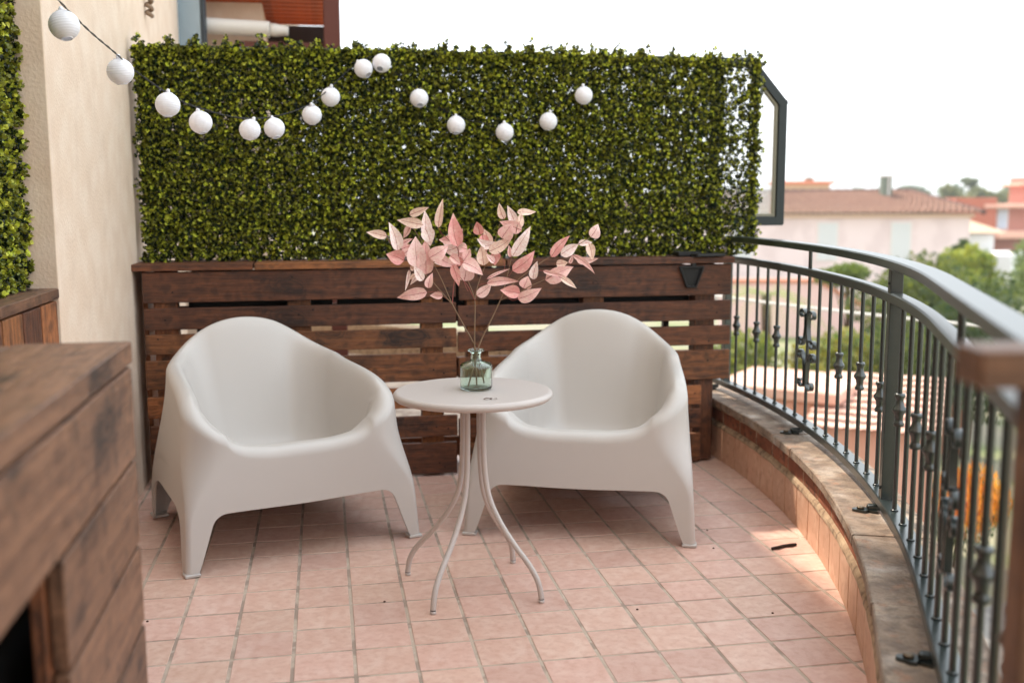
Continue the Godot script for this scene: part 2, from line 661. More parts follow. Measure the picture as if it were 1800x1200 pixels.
func build_floor() -> void:
	var fl := structure("balcony_floor", Vector3(0, 0, 0.5))
	# slab below the tiles
	var outline := PackedVector2Array()
	for i in 41:
		var p := on_curve(5.46, lerpf(-1.0, 1.02, i / 40.0))
		outline.append(Vector2(p.x, -(p.z - 0.5)))
	outline.append(Vector2(-2.5, -5.2))
	outline.append(Vector2(-2.5, 5.2))
	part("screed", extrude(outline, 0.25), M.grout, fl, Vector3(0, -0.1270, 0), Vector3(-PI / 2, 0, 0))
	var m := cbox(Vector3(0.151, 0.012, 0.151), 0.0020)
	var want := []
	for i in range(-8, 13):
		for j in range(-6, 32):
			var p := Vector3((i + 0.5) * 0.16, 0, (j + 0.5) * 0.16)
			var rad := Vector2(p.x - CX, p.z - CZ).length()
			if rad > 5.262 + 0.10 or p.z < -0.92:
				continue
			if p.x < -0.9 and p.z < 0.5:
				continue
			want.append([p.distance_to(cam_pos) + (0.0 if in_view(p + Vector3(0, 0, 0), 1.06) else 100.0), p, i, j])
	want.sort_custom(func(a, b): return a[0] < b[0])
	var rest := []
	for k in want.size():
		var p: Vector3 = want[k][1]
		var tilt := Vector3(rng.randf_range(-0.002, 0.002), rng.randi_range(0, 3) * PI / 2, rng.randf_range(-0.002, 0.002))
		var q := p + Vector3(rng.randf_range(-0.0006, 0.0006), -0.006 + rng.randf_range(-0.0004, 0.0002), -0.5 + rng.randf_range(-0.0006, 0.0006))
		if k < 290:
			part("tile", m, M.tile[rng.randi() % 6], fl, q, tilt)
		else:
			rest.append(q)
	var mm := MultiMesh.new()
	mm.transform_format = MultiMesh.TRANSFORM_3D
	mm.mesh = m
	mm.instance_count = rest.size()
	for k in rest.size():
		mm.set_instance_transform(k, Transform3D(Basis(), rest[k]))
	var mi := MultiMeshInstance3D.new()
	mi.name = "outer_tiles"
	mi.multimesh = mm
	mi.material_override = M.tile[0]
	mi.set_meta("kind", "stuff")
	fl.add_child(mi, true)

func build_kerb() -> void:
	var kb := structure("balcony_kerb", Vector3(1.75, 0, -0.6))
	var o := kb.position
	part("core", sweep(rect(5.277, 5.455, -0.004, 0.244, 0.002), -0.95, 0.95, 90, o), M.mortar, kb)
	part("mortar_ledge", sweep([[5.262, 0.151], [5.279, 0.148], [5.279, 0.172], [5.274, 0.171], [5.266, 0.164], [5.263, 0.157]], -0.06, 0.80, 260, o, 0.0028), M.mortar, kb)
	part("mortar_bead", sweep([[5.268, 0.232], [5.279, 0.228], [5.279, 0.2435], [5.268, 0.2435]], -0.06, 0.80, 200, o, 0.004), M.mortar, kb)
	var tile := cbox(Vector3(0.0118, 0.152, 0.1548), 0.002)
	for k in range(-3, 27):
		var a := (0.022 + 0.08 + 0.1615 * k) / 5.265
		var p := on_curve(5.2712, a, 0.075 + rng.randf_range(-0.001, 0.001))
		part("tile", tile, M.kerb_tile[rng.randi() % 4], kb, p - o, Vector3(0, -minf(a, BEND) + rng.randf_range(-0.006, 0.006), 0))
	var brick := cbox(Vector3(0.008, 0.062, 0.196), 0.002)
	for k in range(-2, 20):
		var a := (0.11 + 0.205 * k) / 5.27
		part("brick", brick, M.brick[rng.randi() % 3], kb, on_curve(5.279, a, 0.203) - o, Vector3(0, -minf(a, BEND), 0))
	# coping slabs
	var cuts := [-0.42, -0.05, 0.33, 0.707, 0.936, 1.454, 1.94, 2.437, 2.93, 3.42, 3.92, 4.4]
	for k in cuts.size() - 1:
		var dy := rng.randf_range(-0.002, 0.002)
		var dr := rng.randf_range(-0.004, 0.004)
		part("coping_slab", sweep(rect(5.25 + dr, 5.47 + dr, 0.2455 + dy, 0.281 + dy, 0.004), (cuts[k] + 0.0025) / 5.26, (cuts[k + 1] - 0.0025) / 5.26, 14, o), M.coping, kb)

func build_railing() -> void:
	var o := on_curve(5.365, 0.0, 0.281)
	var rl := thing("balcony_railing", "dark green iron railing curving along the tiled balcony edge", "railing", o)
	part("handrail", sweep([[5.337, 1.006], [5.340, 1.003], [5.390, 1.003], [5.393, 1.006], [5.393, 1.026], [5.389, 1.030], [5.341, 1.030], [5.337, 1.026]], -0.06, 0.725, 120, o), M.iron, rl)
	part("middle_rail", sweep(rect(5.347, 5.383, 0.906, 0.936, 0.004), -0.06, 0.725, 120, o), M.iron, rl)
	part("bottom_rail", sweep(rect(5.343, 5.389, 0.312, 0.340, 0.003), -0.06, 0.725, 120, o), M.iron, rl)
	var bar_mesh := join([lathe([[0.0, 0.0], [0.0066, 0.0], [0.0066, 0.57], [0.0, 0.57]], 10)])
	var stub_mesh := join([lathe([[0.0, 0.0], [0.0075, 0.0], [0.0075, 0.07], [0.0, 0.07]], 10)])
	var collar_mesh := join([lathe([[0.007, -0.046], [0.0135, -0.045], [0.015, -0.038], [0.0115, -0.032], [0.0105, -0.026], [0.0125, -0.013], [0.0185, -0.004], [0.0195, 0.0], [0.0185, 0.004], [0.0125, 0.013], [0.0105, 0.026], [0.0115, 0.032], [0.015, 0.038], [0.0135, 0.045], [0.007, 0.046]], 14)])
	var weld := join([lathe([[0.0, 0.004], [0.0078, 0.004], [0.011, 0.0], [0.0, 0.0]], 10)])
	var post_s := [-0.19, 1.80, 3.85]
	for s in post_s:
		var a: float = s / 5.365
		var pp := part("post", cbox(Vector3(0.034, 0.70, 0.040), 0.002), M.iron, rl, on_curve(5.365, a, 0.341 + 0.331) - o, Vector3(0, -minf(a, BEND), 0))
		if s == 1.80:
			part("bolt", join([lathe([[0.0, -0.003], [0.005, -0.003], [0.005, 0.003], [0.0, 0.003]], 8)]), M.dark, pp, Vector3(-0.0175, -0.30, 0.004), Vector3(0, 0, PI / 2))
			part("bolt", join([lathe([[0.0, -0.003], [0.004, -0.003], [0.004, 0.003], [0.0, 0.003]], 8)]), M.dark, pp, Vector3(-0.0175, 0.29, 0.002), Vector3(0, 0, PI / 2))
	for sec in 2:
		for k in range(1, 16):
			var s: float = lerpf(post_s[sec], post_s[sec + 1], k / 16.0) - (0.055 * sin(PI * k / 16.0) if sec == 0 else 0.0)
			var a := s / 5.365
			if s > 3.9:
				continue
			var b := part("bar", bar_mesh, M.iron, rl, on_curve(5.365, a, 0.338) - o, Vector3(0, -minf(a, BEND), 0))
			part("weld", weld, M.iron, b, Vector3(0, 0.0025, 0))
			if k in [1, 3, 5, 11, 13, 15]:
				part("collar", collar_mesh, M.iron, b, Vector3(0, 0.285 + rng.randf_range(-0.012, 0.012), 0), Vector3(0, rng.randf() * 3.0, 0))
			if k == 8:
				part("spindle", stub_mesh, M.iron, rl, on_curve(5.365, a, 0.935) - o)
				var sm := scroll_mesh()
				for sx in [-1, 1]:
					for sy in [-1, 1]:
						var sc := part("scroll", sm, M.iron, rl, on_curve(5.362, a, 0.6225 - 0.0) - o, Vector3.ZERO)
						# local x runs along the railing
						var at := minf(a, BEND)
						var along := Vector3(-sin(at), 0, cos(at))
						var out := Vector3(cos(at), 0, sin(at))
						sc.basis = Basis(along * sx * 1.65, Vector3.UP * sy * 1.04, out * sx * sy * 1.2)
						sc.position += along * sx * 0.008
	for s in [-0.284, 0.706, 1.748, 2.786, 3.82]:
		var a: float = s / 5.365
		var f := part("mounting_foot", foot_mesh(), M.iron, rl, on_curve(5.342, a, 0.2815) - o, Vector3(0, -minf(a, BEND) + PI / 2, 0))
		part("bolt", join([lathe([[0.0, 0.0], [0.011, 0.0], [0.011, 0.006], [0.006, 0.007], [0.0, 0.007]], 8)]), M.bolt, f, Vector3(0, 0.008, -0.036))

func scroll_mesh() -> ArrayMesh:
	# a C of flat iron opening away from the bar: big curl at the far end, small curl near the middle
	var path := []
	for i in 19:      # outer curl
		var t := i / 18.0
		var a := lerpf(-1.75 * PI, 0.0, t)
		var r := lerpf(0.008, 0.0225, t)
		path.append(Vector2(0.027, 0.128) + Vector2(-cos(a), -sin(a)) * r)
	path.append(Vector2(0.0045, 0.105))
	path.append(Vector2(0.004, 0.085))
	path.append(Vector2(0.006, 0.062))
	path.append(Vector2(0.010, 0.042))
	path.append(Vector2(0.017, 0.023))
	for i in 15:
		var t := i / 14.0
		var a := lerpf(-0.15 * PI, 2.1 * PI, t)
		var r := lerpf(0.022, 0.005, t)
		path.append(Vector2(0.038, 0.028) + Vector2(-cos(a), -sin(a) * 1.1) * r)
	var list := []
	var th := 0.0022
	var dp := 0.0065
	var inn := PackedVector3Array()
	var pts := []
	for i in path.size():
		var d: Vector2 = (path[mini(i + 1, path.size() - 1)] - path[maxi(i - 1, 0)]).normalized()
		pts.append([path[i] + Vector2(-d.y, d.x) * th, path[i] - Vector2(-d.y, d.x) * th])
	for k in 4:
		var rows := []
		for p in pts:
			var c := [Vector3(p[0].x, p[0].y, dp), Vector3(p[1].x, p[1].y, dp), Vector3(p[1].x, p[1].y, -dp), Vector3(p[0].x, p[0].y, -dp)]
			rows.append(PackedVector3Array([c[k], c[(k + 1) % 4]]))
		list.append(grid(rows, false, 1.0))
	return join(list)

func foot_mesh() -> ArrayMesh:
	var poly := PackedVector2Array()
	for i in 36:
		var a := TAU * i / 36.0
		var r := 0.026 + 0.005 * cos(3.0 * a + PI / 2)
		var p := Vector2(cos(a) * r, 0.042 + sin(a) * r)
		if p.y < 0.022:
			continue
		poly.append(p)
	poly.sort()
	var q := PackedVector2Array()
	for i in 40:
		var a := -0.30 * PI + 1.6 * PI * i / 39.0
		var r := 0.024 + 0.005 * cos(3.0 * a + PI / 2)
		q.append(Vector2(cos(a) * r, 0.042 + sin(a) * r))
	q.append(Vector2(-0.022, 0.012))
	q.append(Vector2(-0.030, -0.01))
	q.append(Vector2(0.030, -0.01))
	q.append(Vector2(0.022, 0.012))
	var plate := extrude(q, 0.012)
	var st := SurfaceTool.new()
	st.append_from(plate, 0, Transform3D(Basis(Vector3.RIGHT, -PI / 2).scaled(Vector3(0.85, 0.7, 0.85)), Vector3(0, 0.004, 0)))
	st.append_from(cbox(Vector3(0.022, 0.018, 0.05), 0.006), 0, Transform3D(Basis(), Vector3(0, 0.014, 0.006)))
	var m: ArrayMesh = st.commit()
	return m

# ------------------------------------------------------------------ neighbours' side, behind the hedge
func build_neighbour() -> void:
	var nw := structure("neighbour_wall", Vector3(-0.62, 0, -2.78))
	part("wall", cbox(Vector3(6.0, 10.3, 12.0), 0.012), M.stucco, nw, Vector3(-2.75, 1.55, -5.85))
	# opened glass sash beside the end of the wall
	var ws := thing("window_sash", "bluish glass window sash with dark frame above the hedge's left end", "window", Vector3(-0.745, 1.75, -2.42), -0.25)
	var fm := mat(Color(0.20, 0.24, 0.27), 0.4)
	part("frame", cbox(Vector3(0.025, 1.0, 0.04), 0.004), fm, ws, Vector3(-0.105, 0.5, 0))
	part("frame", cbox(Vector3(0.025, 1.0, 0.04), 0.004), fm, ws, Vector3(0.065, 0.5, 0))
	part("frame", cbox(Vector3(0.145, 0.03, 0.04), 0.004), fm, ws, Vector3(-0.02, 0.985, 0))
	part("frame", cbox(Vector3(0.145, 0.03, 0.04), 0.004), fm, ws, Vector3(-0.02, 0.015, 0))
	part("pane", cbox(Vector3(0.145, 0.94, 0.008), 0.001), mat(Color(0.66, 0.76, 0.84), 0.05, 0.7), ws, Vector3(-0.02, 0.5, 0))
	# white tube of a rolled awning
	var aw := thing("awning_roller", "white awning roller tube with a tapered end cap above the hedge", "awning", Vector3(-0.70, 2.185, -2.50))
	var wm := mat(Color(0.84, 0.82, 0.79), 0.5)
	part("tube", join([lathe([[0.0, 0.0], [0.042, 0.0], [0.046, 0.004], [0.046, 0.37], [0.043, 0.376], [0.0, 0.376]], 24)]), wm, aw, Vector3(0, 0.008, 0), Vector3(0, 0, -PI / 2 - 0.035))
	part("end_cap", join([lathe([[0.0, 0.0], [0.037, 0.0], [0.037, 0.03], [0.028, 0.085], [0.026, 0.105], [0.0, 0.105]], 10)]), wm, aw, Vector3(0.377, -0.006, 0), Vector3(0, 0, -PI / 2 - 0.06))
	# timber pergola
	var pg := thing("pergola", "brown timber pergola with boarded orange soffit behind the hedge", "pergola", Vector3(-0.16, 0, -2.7))
	var om := mat(Color(0.86, 0.42, 0.20), 0.6)
	om.albedo_texture = wood_texture(71, Color(1.0, 0.95, 0.9), Color(0.72, 0.66, 0.62))
	triplanar(om, Vector3(0.8, 3.2, 3.2), false)
	var rm := mat(Color(0.36, 0.17, 0.12), 0.65)
	for k in 8:
		part("plank", cbox(Vector3(1.0, 0.018, 0.092), 0.003), om, pg, Vector3(-0.26, 2.37 - 0.006 * k, 0.22 - 0.095 * k))
	part("post", cbox(Vector3(0.095, 2.62, 0.095), 0.006), rm, pg, Vector3(0.19, 1.31, 0.22))
	part("beam", cbox(Vector3(0.5, 0.10, 0.07), 0.005), rm, pg, Vector3(-0.11, 2.06, 0.18))
	part("back_board", cbox(Vector3(0.52, 0.30, 0.03), 0.004), mat(Color(0.16, 0.10, 0.085), 0.8), pg, Vector3(-0.11, 2.17, -0.53))
	# small rope ornament on the wall
	var rp := []
	for i in 60:
		var t := i / 59.0
		rp.append(Vector3(cos(t * 22.0) * 0.011, -0.02 + t * 0.12, sin(t * 22.0) * 0.011))
	var orn := thing("rope_tassel", "small beige twisted rope hanging on the cream wall", "rope", Vector3(-0.80, 2.05, -1.26))
	part("rope", join([tube(rp, 0.010, 7)]), mat(Color(0.55, 0.46, 0.38), 0.95), orn)

# ------------------------------------------------------------------ beyond the balcony
func leaf_cloud(called: String, parent: Node3D, at: Vector3, radii: Vector3, count: int, size: float, a: Color, b: Color, sd: int, lumps := 7, vertical := false) -> void:
	var r := RandomNumberGenerator.new()
	r.seed = sd
	var v := PackedVector3Array([Vector3(0, 0, 0), Vector3(0.42, 0.5, 0.10), Vector3(0, 1.05, 0), Vector3(-0.42, 0.5, 0.10), Vector3(0.3, -0.3, 0.25), Vector3(0.95, -0.1, 0.1), Vector3(0.45, 0.25, -0.1)])
	var n := PackedVector3Array()
	for k in 7:
		n.append(Vector3(0, 0.25, 1).normalized())
	var m := to_mesh(v, n, PackedInt32Array([0, 2, 1, 0, 3, 2, 4, 6, 5]))
	var centres := []
	for k in lumps:
		var d := Vector3(r.randfn(), r.randfn(), r.randfn()).normalized() * r.randf_range(0.25, 0.72)
		centres.append([d, r.randf_range(0.35, 0.55), r.randf_range(-0.25, 0.25)])
	var mm := MultiMesh.new()
	mm.transform_format = MultiMesh.TRANSFORM_3D
	mm.use_colors = true
	mm.mesh = m
	mm.instance_count = count
	for k in count:
		var c: Array = centres[r.randi() % lumps]
		var d := Vector3(r.randfn(), r.randfn(), r.randfn()).normalized()
		var p: Vector3 = c[0] + d * c[1] * pow(r.randf(), 0.35)
		var bs := Basis.from_euler(Vector3(r.randf_range(-0.9, 0.9), r.randf() * TAU, r.randf_range(-0.9, 0.9)))
		var s := size * r.randf_range(0.6, 1.4)
		mm.set_instance_transform(k, Transform3D(bs.scaled(Vector3.ONE * s), Vector3(p.x * radii.x, p.y * radii.y, p.z * radii.z)))
		var q := a.lerp(b, clampf(r.randf() + c[2], 0, 1))
		mm.set_instance_color(k, q)
	var mi := MultiMeshInstance3D.new()
	mi.name = called
	mi.multimesh = mm
	mi.material_override = M.far_leaf
	parent.add_child(mi, true)
	mi.position = at
	mi.set_meta("kind", "stuff")

func tree(called: String, label: String, category: String, base: Vector3, crown_at: Vector3, radii: Vector3, count: int, size: float, a: Color, b: Color, sd: int, lumps := 9, group := "") -> Node3D:
	var t := thing(called, label, category, base, 0.0, group)
	leaf_cloud("crown", t, crown_at, radii, count, size, a, b, sd, lumps)
	var top := crown_at
	var list := [tube(smooth_path([Vector3.ZERO, crown_at * 0.4 + Vector3(0.05, 0, 0.03), top]), 0.045 * radii.x + 0.02, 7)]
	for k in 4:
		var d := Vector3(cos(k * 1.7 + sd), 0.7, sin(k * 1.7 + sd)) * radii * 0.6
		list.append(tube([top * 0.6, top * 0.8 + d * 0.4, top + d * 0.8], [0.03 * radii.x, 0.02 * radii.x, 0.008 * radii.x], 5))
	part("trunk", join(list), M.bark, t)
	return t

func tiled_roof(a: Vector3, b: Vector3, c: Vector3, d: Vector3, wave: float, amp: float, rows := 10) -> ArrayMesh:
	# eave from a to b, ridge from d to c; waves run up the slope and courses step down it
	var n := int((b - a).length() / wave)
	var list := []
	var up := (b - a).cross(d - a).normalized()
	if up.y < 0.0:
		up = -up
	for j in rows:
		var t0 := j / float(rows)
		var t1 := (j + 1.15) / float(rows)
		var r0 := PackedVector3Array()
		var r1 := PackedVector3Array()
		for i in n * 6 + 1:
			var u := i / float(n * 6)
			var h := amp * absf(sin(u * n * PI))
			r0.append(a.lerp(b, u).lerp(d.lerp(c, u), t0) + up * (h + 0.045))
			r1.append(a.lerp(b, u).lerp(d.lerp(c, u), minf(t1, 1.0)) + up * (h * 0.85 + 0.01))
		list.append(grid([r0, r1], false, 1.0))
	return join(list)

func window_at(parent: Node3D, at: Vector3, w: float, h: float, turn: float, shutter: Material, frame: Material) -> void:
	var f := part("window", cbox(Vector3(w + 0.16, h + 0.16, 0.06), 0.01), frame, parent, at, Vector3(0, turn, 0))
	for k in 12:
		part("slat", cbox(Vector3(w, h / 12.0 - 0.012, 0.03), 0.006), shutter, f, Vector3(0, -h / 2 + h / 12.0 * (k + 0.5), 0.032))

func build_background() -> void:
	var pink := mat(Color(0.88, 0.80, 0.79), 0.95)
	pink.albedo_texture = blend_texture(256, [Color(1, 1, 1), Color(0.94, 0.93, 0.93)], [[0.01, 141, 0.4, 0.8, 0.8, 5]])
	triplanar(pink, Vector3.ONE * 0.2)
	var roof_m := mat(Color.WHITE, 0.9)
	roof_m.albedo_texture = blend_texture(256, [Color(0.50, 0.36, 0.30), Color(0.60, 0.47, 0.40), Color(0.37, 0.26, 0.22)], [[0.03, 142, 0.4, 0.7, 0.8, 4], [0.06, 143, 0.55, 0.8, 0.8, 4]])
	triplanar(roof_m, Vector3.ONE * 0.35)
	var ridge_m := mat(Color(0.33, 0.23, 0.21), 0.9)
	var shut := mat(Color(0.80, 0.80, 0.80), 0.6)
	var trim := mat(Color(0.86, 0.82, 0.80), 0.8)
	# pink house across the street; its long face looks back at the balcony
	var h := thing("pink_house", "pale pink house with brown tiled roof and closed shutters beyond the railing", "house", Vector3(24.0, -3.6, -43.0), -0.18)
	part("wall", cbox(Vector3(17.0, 4.0, 9.0), 0.03), pink, h, Vector3(-1.6, 2.0, -4.3))
	part("cornice", cbox(Vector3(17.3, 0.18, 9.3), 0.04), mat(Color(0.88, 0.75, 0.66), 0.9), h, Vector3(-1.6, 4.02, -4.3))
	var e0 := Vector3(-10.6, 4.10, 0.65)
	var e1 := Vector3(7.35, 4.10, 0.65)
	var e2 := Vector3(7.35, 4.10, -9.2)
	var r0 := Vector3(-8.0, 5.15, -3.6)
	var r1 := Vector3(5.4, 5.15, -3.6)
	part("roof", tiled_roof(e0, e1, r1, r0, 0.30, 0.13, 12), roof_m, h)
	part("roof", tiled_roof(e1, e2, Vector3(5.4, 5.15, -4.6), r1, 0.30, 0.13, 12), roof_m, h)
	part("roof", tiled_roof(e2, Vector3(-10.6, 4.1, -9.2), r0, Vector3(5.4, 5.15, -4.6), 0.24, 0.07, 8), roof_m, h)
	var rp := []
	for i in 61:
		rp.append(r0.lerp(r1, i / 60.0) + Vector3(0, 0.05 + 0.03 * (i % 2), 0))
	part("ridge", join([tube(rp, 0.14, 8)]), ridge_m, h)
	var hp := []
	for i in 25:
		hp.append(r1.lerp(e1, i / 24.0) + Vector3(0, 0.06 + 0.04 * (i % 2), 0))
	part("ridge", join([tube(hp, 0.12, 8)]), ridge_m, h)
	for x in [-4.1, 0.0, 3.55]:
		window_at(h, Vector3(x, 2.78, 0.22), 0.88, 1.75, 0.0, shut, trim)
	# outside stair of the pink house
	var st := thing("outside_stair", "pinkish outside stair with sloping terracotta wall before the pink house", "staircase", Vector3(16.6, -3.6, -30.0), -0.2)
	var terra := mat(Color(0.78, 0.52, 0.42), 0.9)
	part("side_wall", extrude(PackedVector2Array([Vector2(-3, 0), Vector2(3.4, 0), Vector2(3.4, 0.3), Vector2(0.4, 1.9), Vector2(-3, 1.9)]), 0.3), mat(Color(0.86, 0.72, 0.70), 0.9), st)
	part("coping", cbox(Vector3(3.5, 0.14, 0.42), 0.02), terra, st, Vector3(1.9, 1.16, 0), Vector3(0, 0, -0.49))
	part("coping", cbox(Vector3(3.5, 0.14, 0.42), 0.02), terra, st, Vector3(-1.35, 1.97, 0))
	# tower-like chimney, antenna
	var ch := thing("roof_vent", "grey green roof vent tower with a white stripe on the pink house", "chimney", Vector3(28.2, 0.9, -45.0), -0.18)
	part("shaft", cbox(Vector3(0.50, 1.45, 0.5), 0.02), mat(Color(0.42, 0.45, 0.40), 0.8), ch, Vector3(0, 0.725, 0))
	part("stripe", cbox(Vector3(0.07, 1.42, 0.02), 0.005), trim, ch, Vector3(0.06, 0.72, 0.262))
	part("cap", cbox(Vector3(0.58, 0.07, 0.58), 0.015), trim, ch, Vector3(0, 1.485, 0))
	var an := thing("antenna", "thin roof antenna standing at the end of the pink house's ridge", "antenna", Vector3(30.1, 1.2, -44.0))
	var al := [tube([Vector3.ZERO, Vector3(0, 1.0, 0)], 0.02, 6)]
	for k in 4:
		al.append(tube([Vector3(-0.3 + 0.04 * k, 0.6 + 0.12 * k, 0), Vector3(0.3 - 0.04 * k, 0.6 + 0.12 * k, 0)], 0.012, 5))
	part("mast", join(al), mat(Color(0.45, 0.45, 0.46), 0.5), an)
	# far flat-roofed building
	var ob := thing("orange_building", "far orange and beige flat roofed building left above the pink house", "building", Vector3(42.1, -3.6, -82.0), -0.18)
	part("wall", cbox(Vector3(4.0, 6.2, 5.0), 0.04), mat(Color(0.80, 0.66, 0.52), 0.9), ob, Vector3(0, 3.1, -2.5))
	part("roof", cbox(Vector3(4.7, 0.30, 5.6), 0.05), mat(Color(0.85, 0.50, 0.38), 0.9), ob, Vector3(0, 6.3, -2.5))
	part("parapet", cbox(Vector3(0.7, 0.35, 0.6), 0.05), mat(Color(0.42, 0.38, 0.30), 0.9), ob, Vector3(0.4, 6.6, -1.0))
	# garage with pale tiled roof
	var ga := thing("garage", "white garage with pale sloping tiled roof right of the pink house", "garage", Vector3(34.2, -3.6, -46.6), -0.2)
	part("wall", cbox(Vector3(4.2, 2.95, 5.0), 0.03), mat(Color(0.88, 0.87, 0.86), 0.9), ga, Vector3(-0.8, 1.47, -2.5))
	var pale := mat(Color.WHITE, 0.9)
	pale.albedo_texture = blend_texture(256, [Color(0.80, 0.70, 0.60), Color(0.86, 0.78, 0.68), Color(0.66, 0.54, 0.46)], [[0.03, 144, 0.4, 0.7, 0.8, 4], [0.08, 145, 0.6, 0.8, 0.8, 3]])
	triplanar(pale, Vector3.ONE * 0.4)
	part("roof", tiled_roof(Vector3(-3.2, 2.95, 0.4), Vector3(1.75, 2.95, 0.4), Vector3(0.0, 3.85, -2.6), Vector3(-3.2, 3.85, -2.6), 0.24, 0.06, 8), pale, ga)
	part("roof", tiled_roof(Vector3(1.75, 2.95, 0.4), Vector3(1.75, 2.95, -5.4), Vector3(0.0, 3.85, -2.8), Vector3(0.0, 3.85, -2.6), 0.24, 0.06, 8), pale, ga)
	# red house with terraces
	var rh := thing("red_house", "brick red house with pink terraces at the picture's right edge", "house", Vector3(52.0, -3.6, -69.5), -0.2)
	var red := mat(Color(0.70, 0.47, 0.41), 0.9)
	var rose := mat(Color(0.86, 0.66, 0.58), 0.9)
	part("wall", cbox(Vector3(3.2, 4.9, 4.0), 0.04), mat(Color(0.68, 0.38, 0.29), 0.9), rh, Vector3(-2.0, 2.45, -1.2))
	part("wall", cbox(Vector3(9.0, 4.1, 6.0), 0.04), red, rh, Vector3(3.6, 2.05, -3.0))
	part("terrace", cbox(Vector3(10.0, 0.28, 8.0), 0.04), rose, rh, Vector3(3.6, 4.25, -3.0))
	part("terrace", cbox(Vector3(9.5, 0.55, 7.6), 0.04), rose, rh, Vector3(4.2, 2.05, -2.2))
	part("wall", cbox(Vector3(2.6, 2.3, 3.0), 0.04), red, rh, Vector3(4.6, 5.4, -4.0))
	part("roof", cbox(Vector3(3.4, 0.22, 3.6), 0.04), rose, rh, Vector3(4.4, 5.95, -4.0))
	for x in [0.4, 3.4]:
		window_at(rh, Vector3(x, 3.25, 0.04), 0.75, 1.5, 0.0, mat(Color(0.75, 0.80, 0.86), 0.4), trim)
	# white van beside the garage
	var van := thing("parked_van", "white van parked beyond the bushes right of the garage", "van", Vector3(37.0, -3.6, -45.6), 0.25)
	var body := PackedVector2Array([Vector2(-2.2, 0.35), Vector2(2.2, 0.35), Vector2(2.25, 1.1), Vector2(1.6, 1.25), Vector2(1.1, 1.95), Vector2(0.9, 2.05), Vector2(-2.1, 2.05), Vector2(-2.25, 1.9)])
	part("body", extrude(body, 1.7), mat(Color(0.88, 0.89, 0.90), 0.3), van)
	for x in [-1.4, 1.4]:
		for z in [-0.86, 0.86]:
			part("wheel", join([lathe([[0.0, -0.1], [0.30, -0.1], [0.34, -0.06], [0.34, 0.06], [0.30, 0.1], [0.0, 0.1]], 16)]), M.rubber, van, Vector3(x, 0.34, z), Vector3(PI / 2, 0, 0))
	part("windscreen", cbox(Vector3(0.02, 0.72, 1.45), 0.005), mat(Color(0.12, 0.14, 0.16), 0.1), van, Vector3(1.37, 1.6, 0), Vector3(0, 0, 0.62))
	# low outbuildings just below the railing
	var pk := mat(Color.WHITE, 0.9)
	pk.albedo_texture = blend_texture(256, [Color(0.80, 0.63, 0.56), Color(0.84, 0.70, 0.64), Color(0.70, 0.50, 0.43)], [[0.02, 146, 0.4, 0.7, 0.8, 4], [0.05, 147, 0.6, 0.85, 0.6, 4]])
	triplanar(pk, Vector3.ONE * 0.4)
	var face := mat(Color.WHITE, 0.92)
	face.albedo_texture = blend_texture(256, [Color(0.80, 0.59, 0.51), Color(0.85, 0.67, 0.60)], [[0.02, 148, 0.4, 0.8, 0.9, 4]])
	triplanar(face, Vector3.ONE * 0.3)
	var oa := thing("low_outbuilding", "low salmon pink outbuilding with flat tiled top behind the first railing scroll", "outbuilding", Vector3(6.1, -3.6, -9.1), -0.75)
	part("wall", cbox(Vector3(1.5, 2.2, 1.4), 0.02), face, oa, Vector3(0, 1.1, -0.2))
	part("roof", cbox(Vector3(1.7, 0.16, 1.6), 0.03), pk, oa, Vector3(0, 2.28, -0.2))
	var oc := thing("low_outbuilding", "larger salmon pink outbuilding with ribbed tile top behind the railing's post", "outbuilding", Vector3(7.0, -3.6, -8.3), -0.6)
	part("wall", cbox(Vector3(1.35, 2.05, 2.2), 0.02), face, oc, Vector3(0, 1.02, 0))
	part("roof", tiled_roof(Vector3(-0.78, 2.03, 1.25), Vector3(0.78, 2.03, 1.25), Vector3(0.78, 2.35, -1.2), Vector3(-0.78, 2.35, -1.2), 0.11, 0.014, 9), pk, oc)
	# garden wall strip behind the shrubs
	var gw := thing("garden_wall", "long low terracotta garden wall behind the yellow green shrubs", "wall", Vector3(8.6, -3.6, -14.2), -0.2)
	part("wall", cbox(Vector3(6.5, 1.55, 0.25), 0.02), mat(Color(0.66, 0.44, 0.33), 0.92), gw, Vector3(0, 0.78, 0))
	# planting, nearest first
	var yg := Color(0.34, 0.35, 0.07)
	var mg := Color(0.13, 0.19, 0.05)
	var dg := Color(0.035, 0.07, 0.025)
	tree("shrub", "yellow green shrub behind the railing bars next to the wooden planter", "shrub", Vector3(6.6, -3.6, -12.2), Vector3(0, 1.9, 0), Vector3(0.9, 1.1, 0.8), 2600, 0.09, yg, mg, 201, 9)
	tree("shrub", "yellow green shrub with warm flowers behind the railing's scroll", "shrub", Vector3(8.1, -3.6, -12.4), Vector3(0, 1.95, 0), Vector3(1.1, 1.0, 0.8), 2800, 0.09, Color(0.40, 0.33, 0.07), mg, 202, 9)
	tree("shrub", "bright lawn green shrub below the railing next to the low outbuilding", "shrub", Vector3(5.3, -3.6, -9.9), Vector3(0, 1.4, 0), Vector3(0.7, 0.9, 0.7), 2200, 0.08, Color(0.32, 0.42, 0.14), mg, 203, 8)
	tree("shrub", "olive green shrub between the railing post and the pine", "shrub", Vector3(9.6, -3.6, -12.6), Vector3(0, 1.9, 0), Vector3(0.9, 1.2, 0.8), 2600, 0.09, Color(0.24, 0.27, 0.07), dg, 204, 9)
	palm("palm", "drooping pale green palm seen through the first railing bars", Vector3(10.1, -3.6, -18.8))
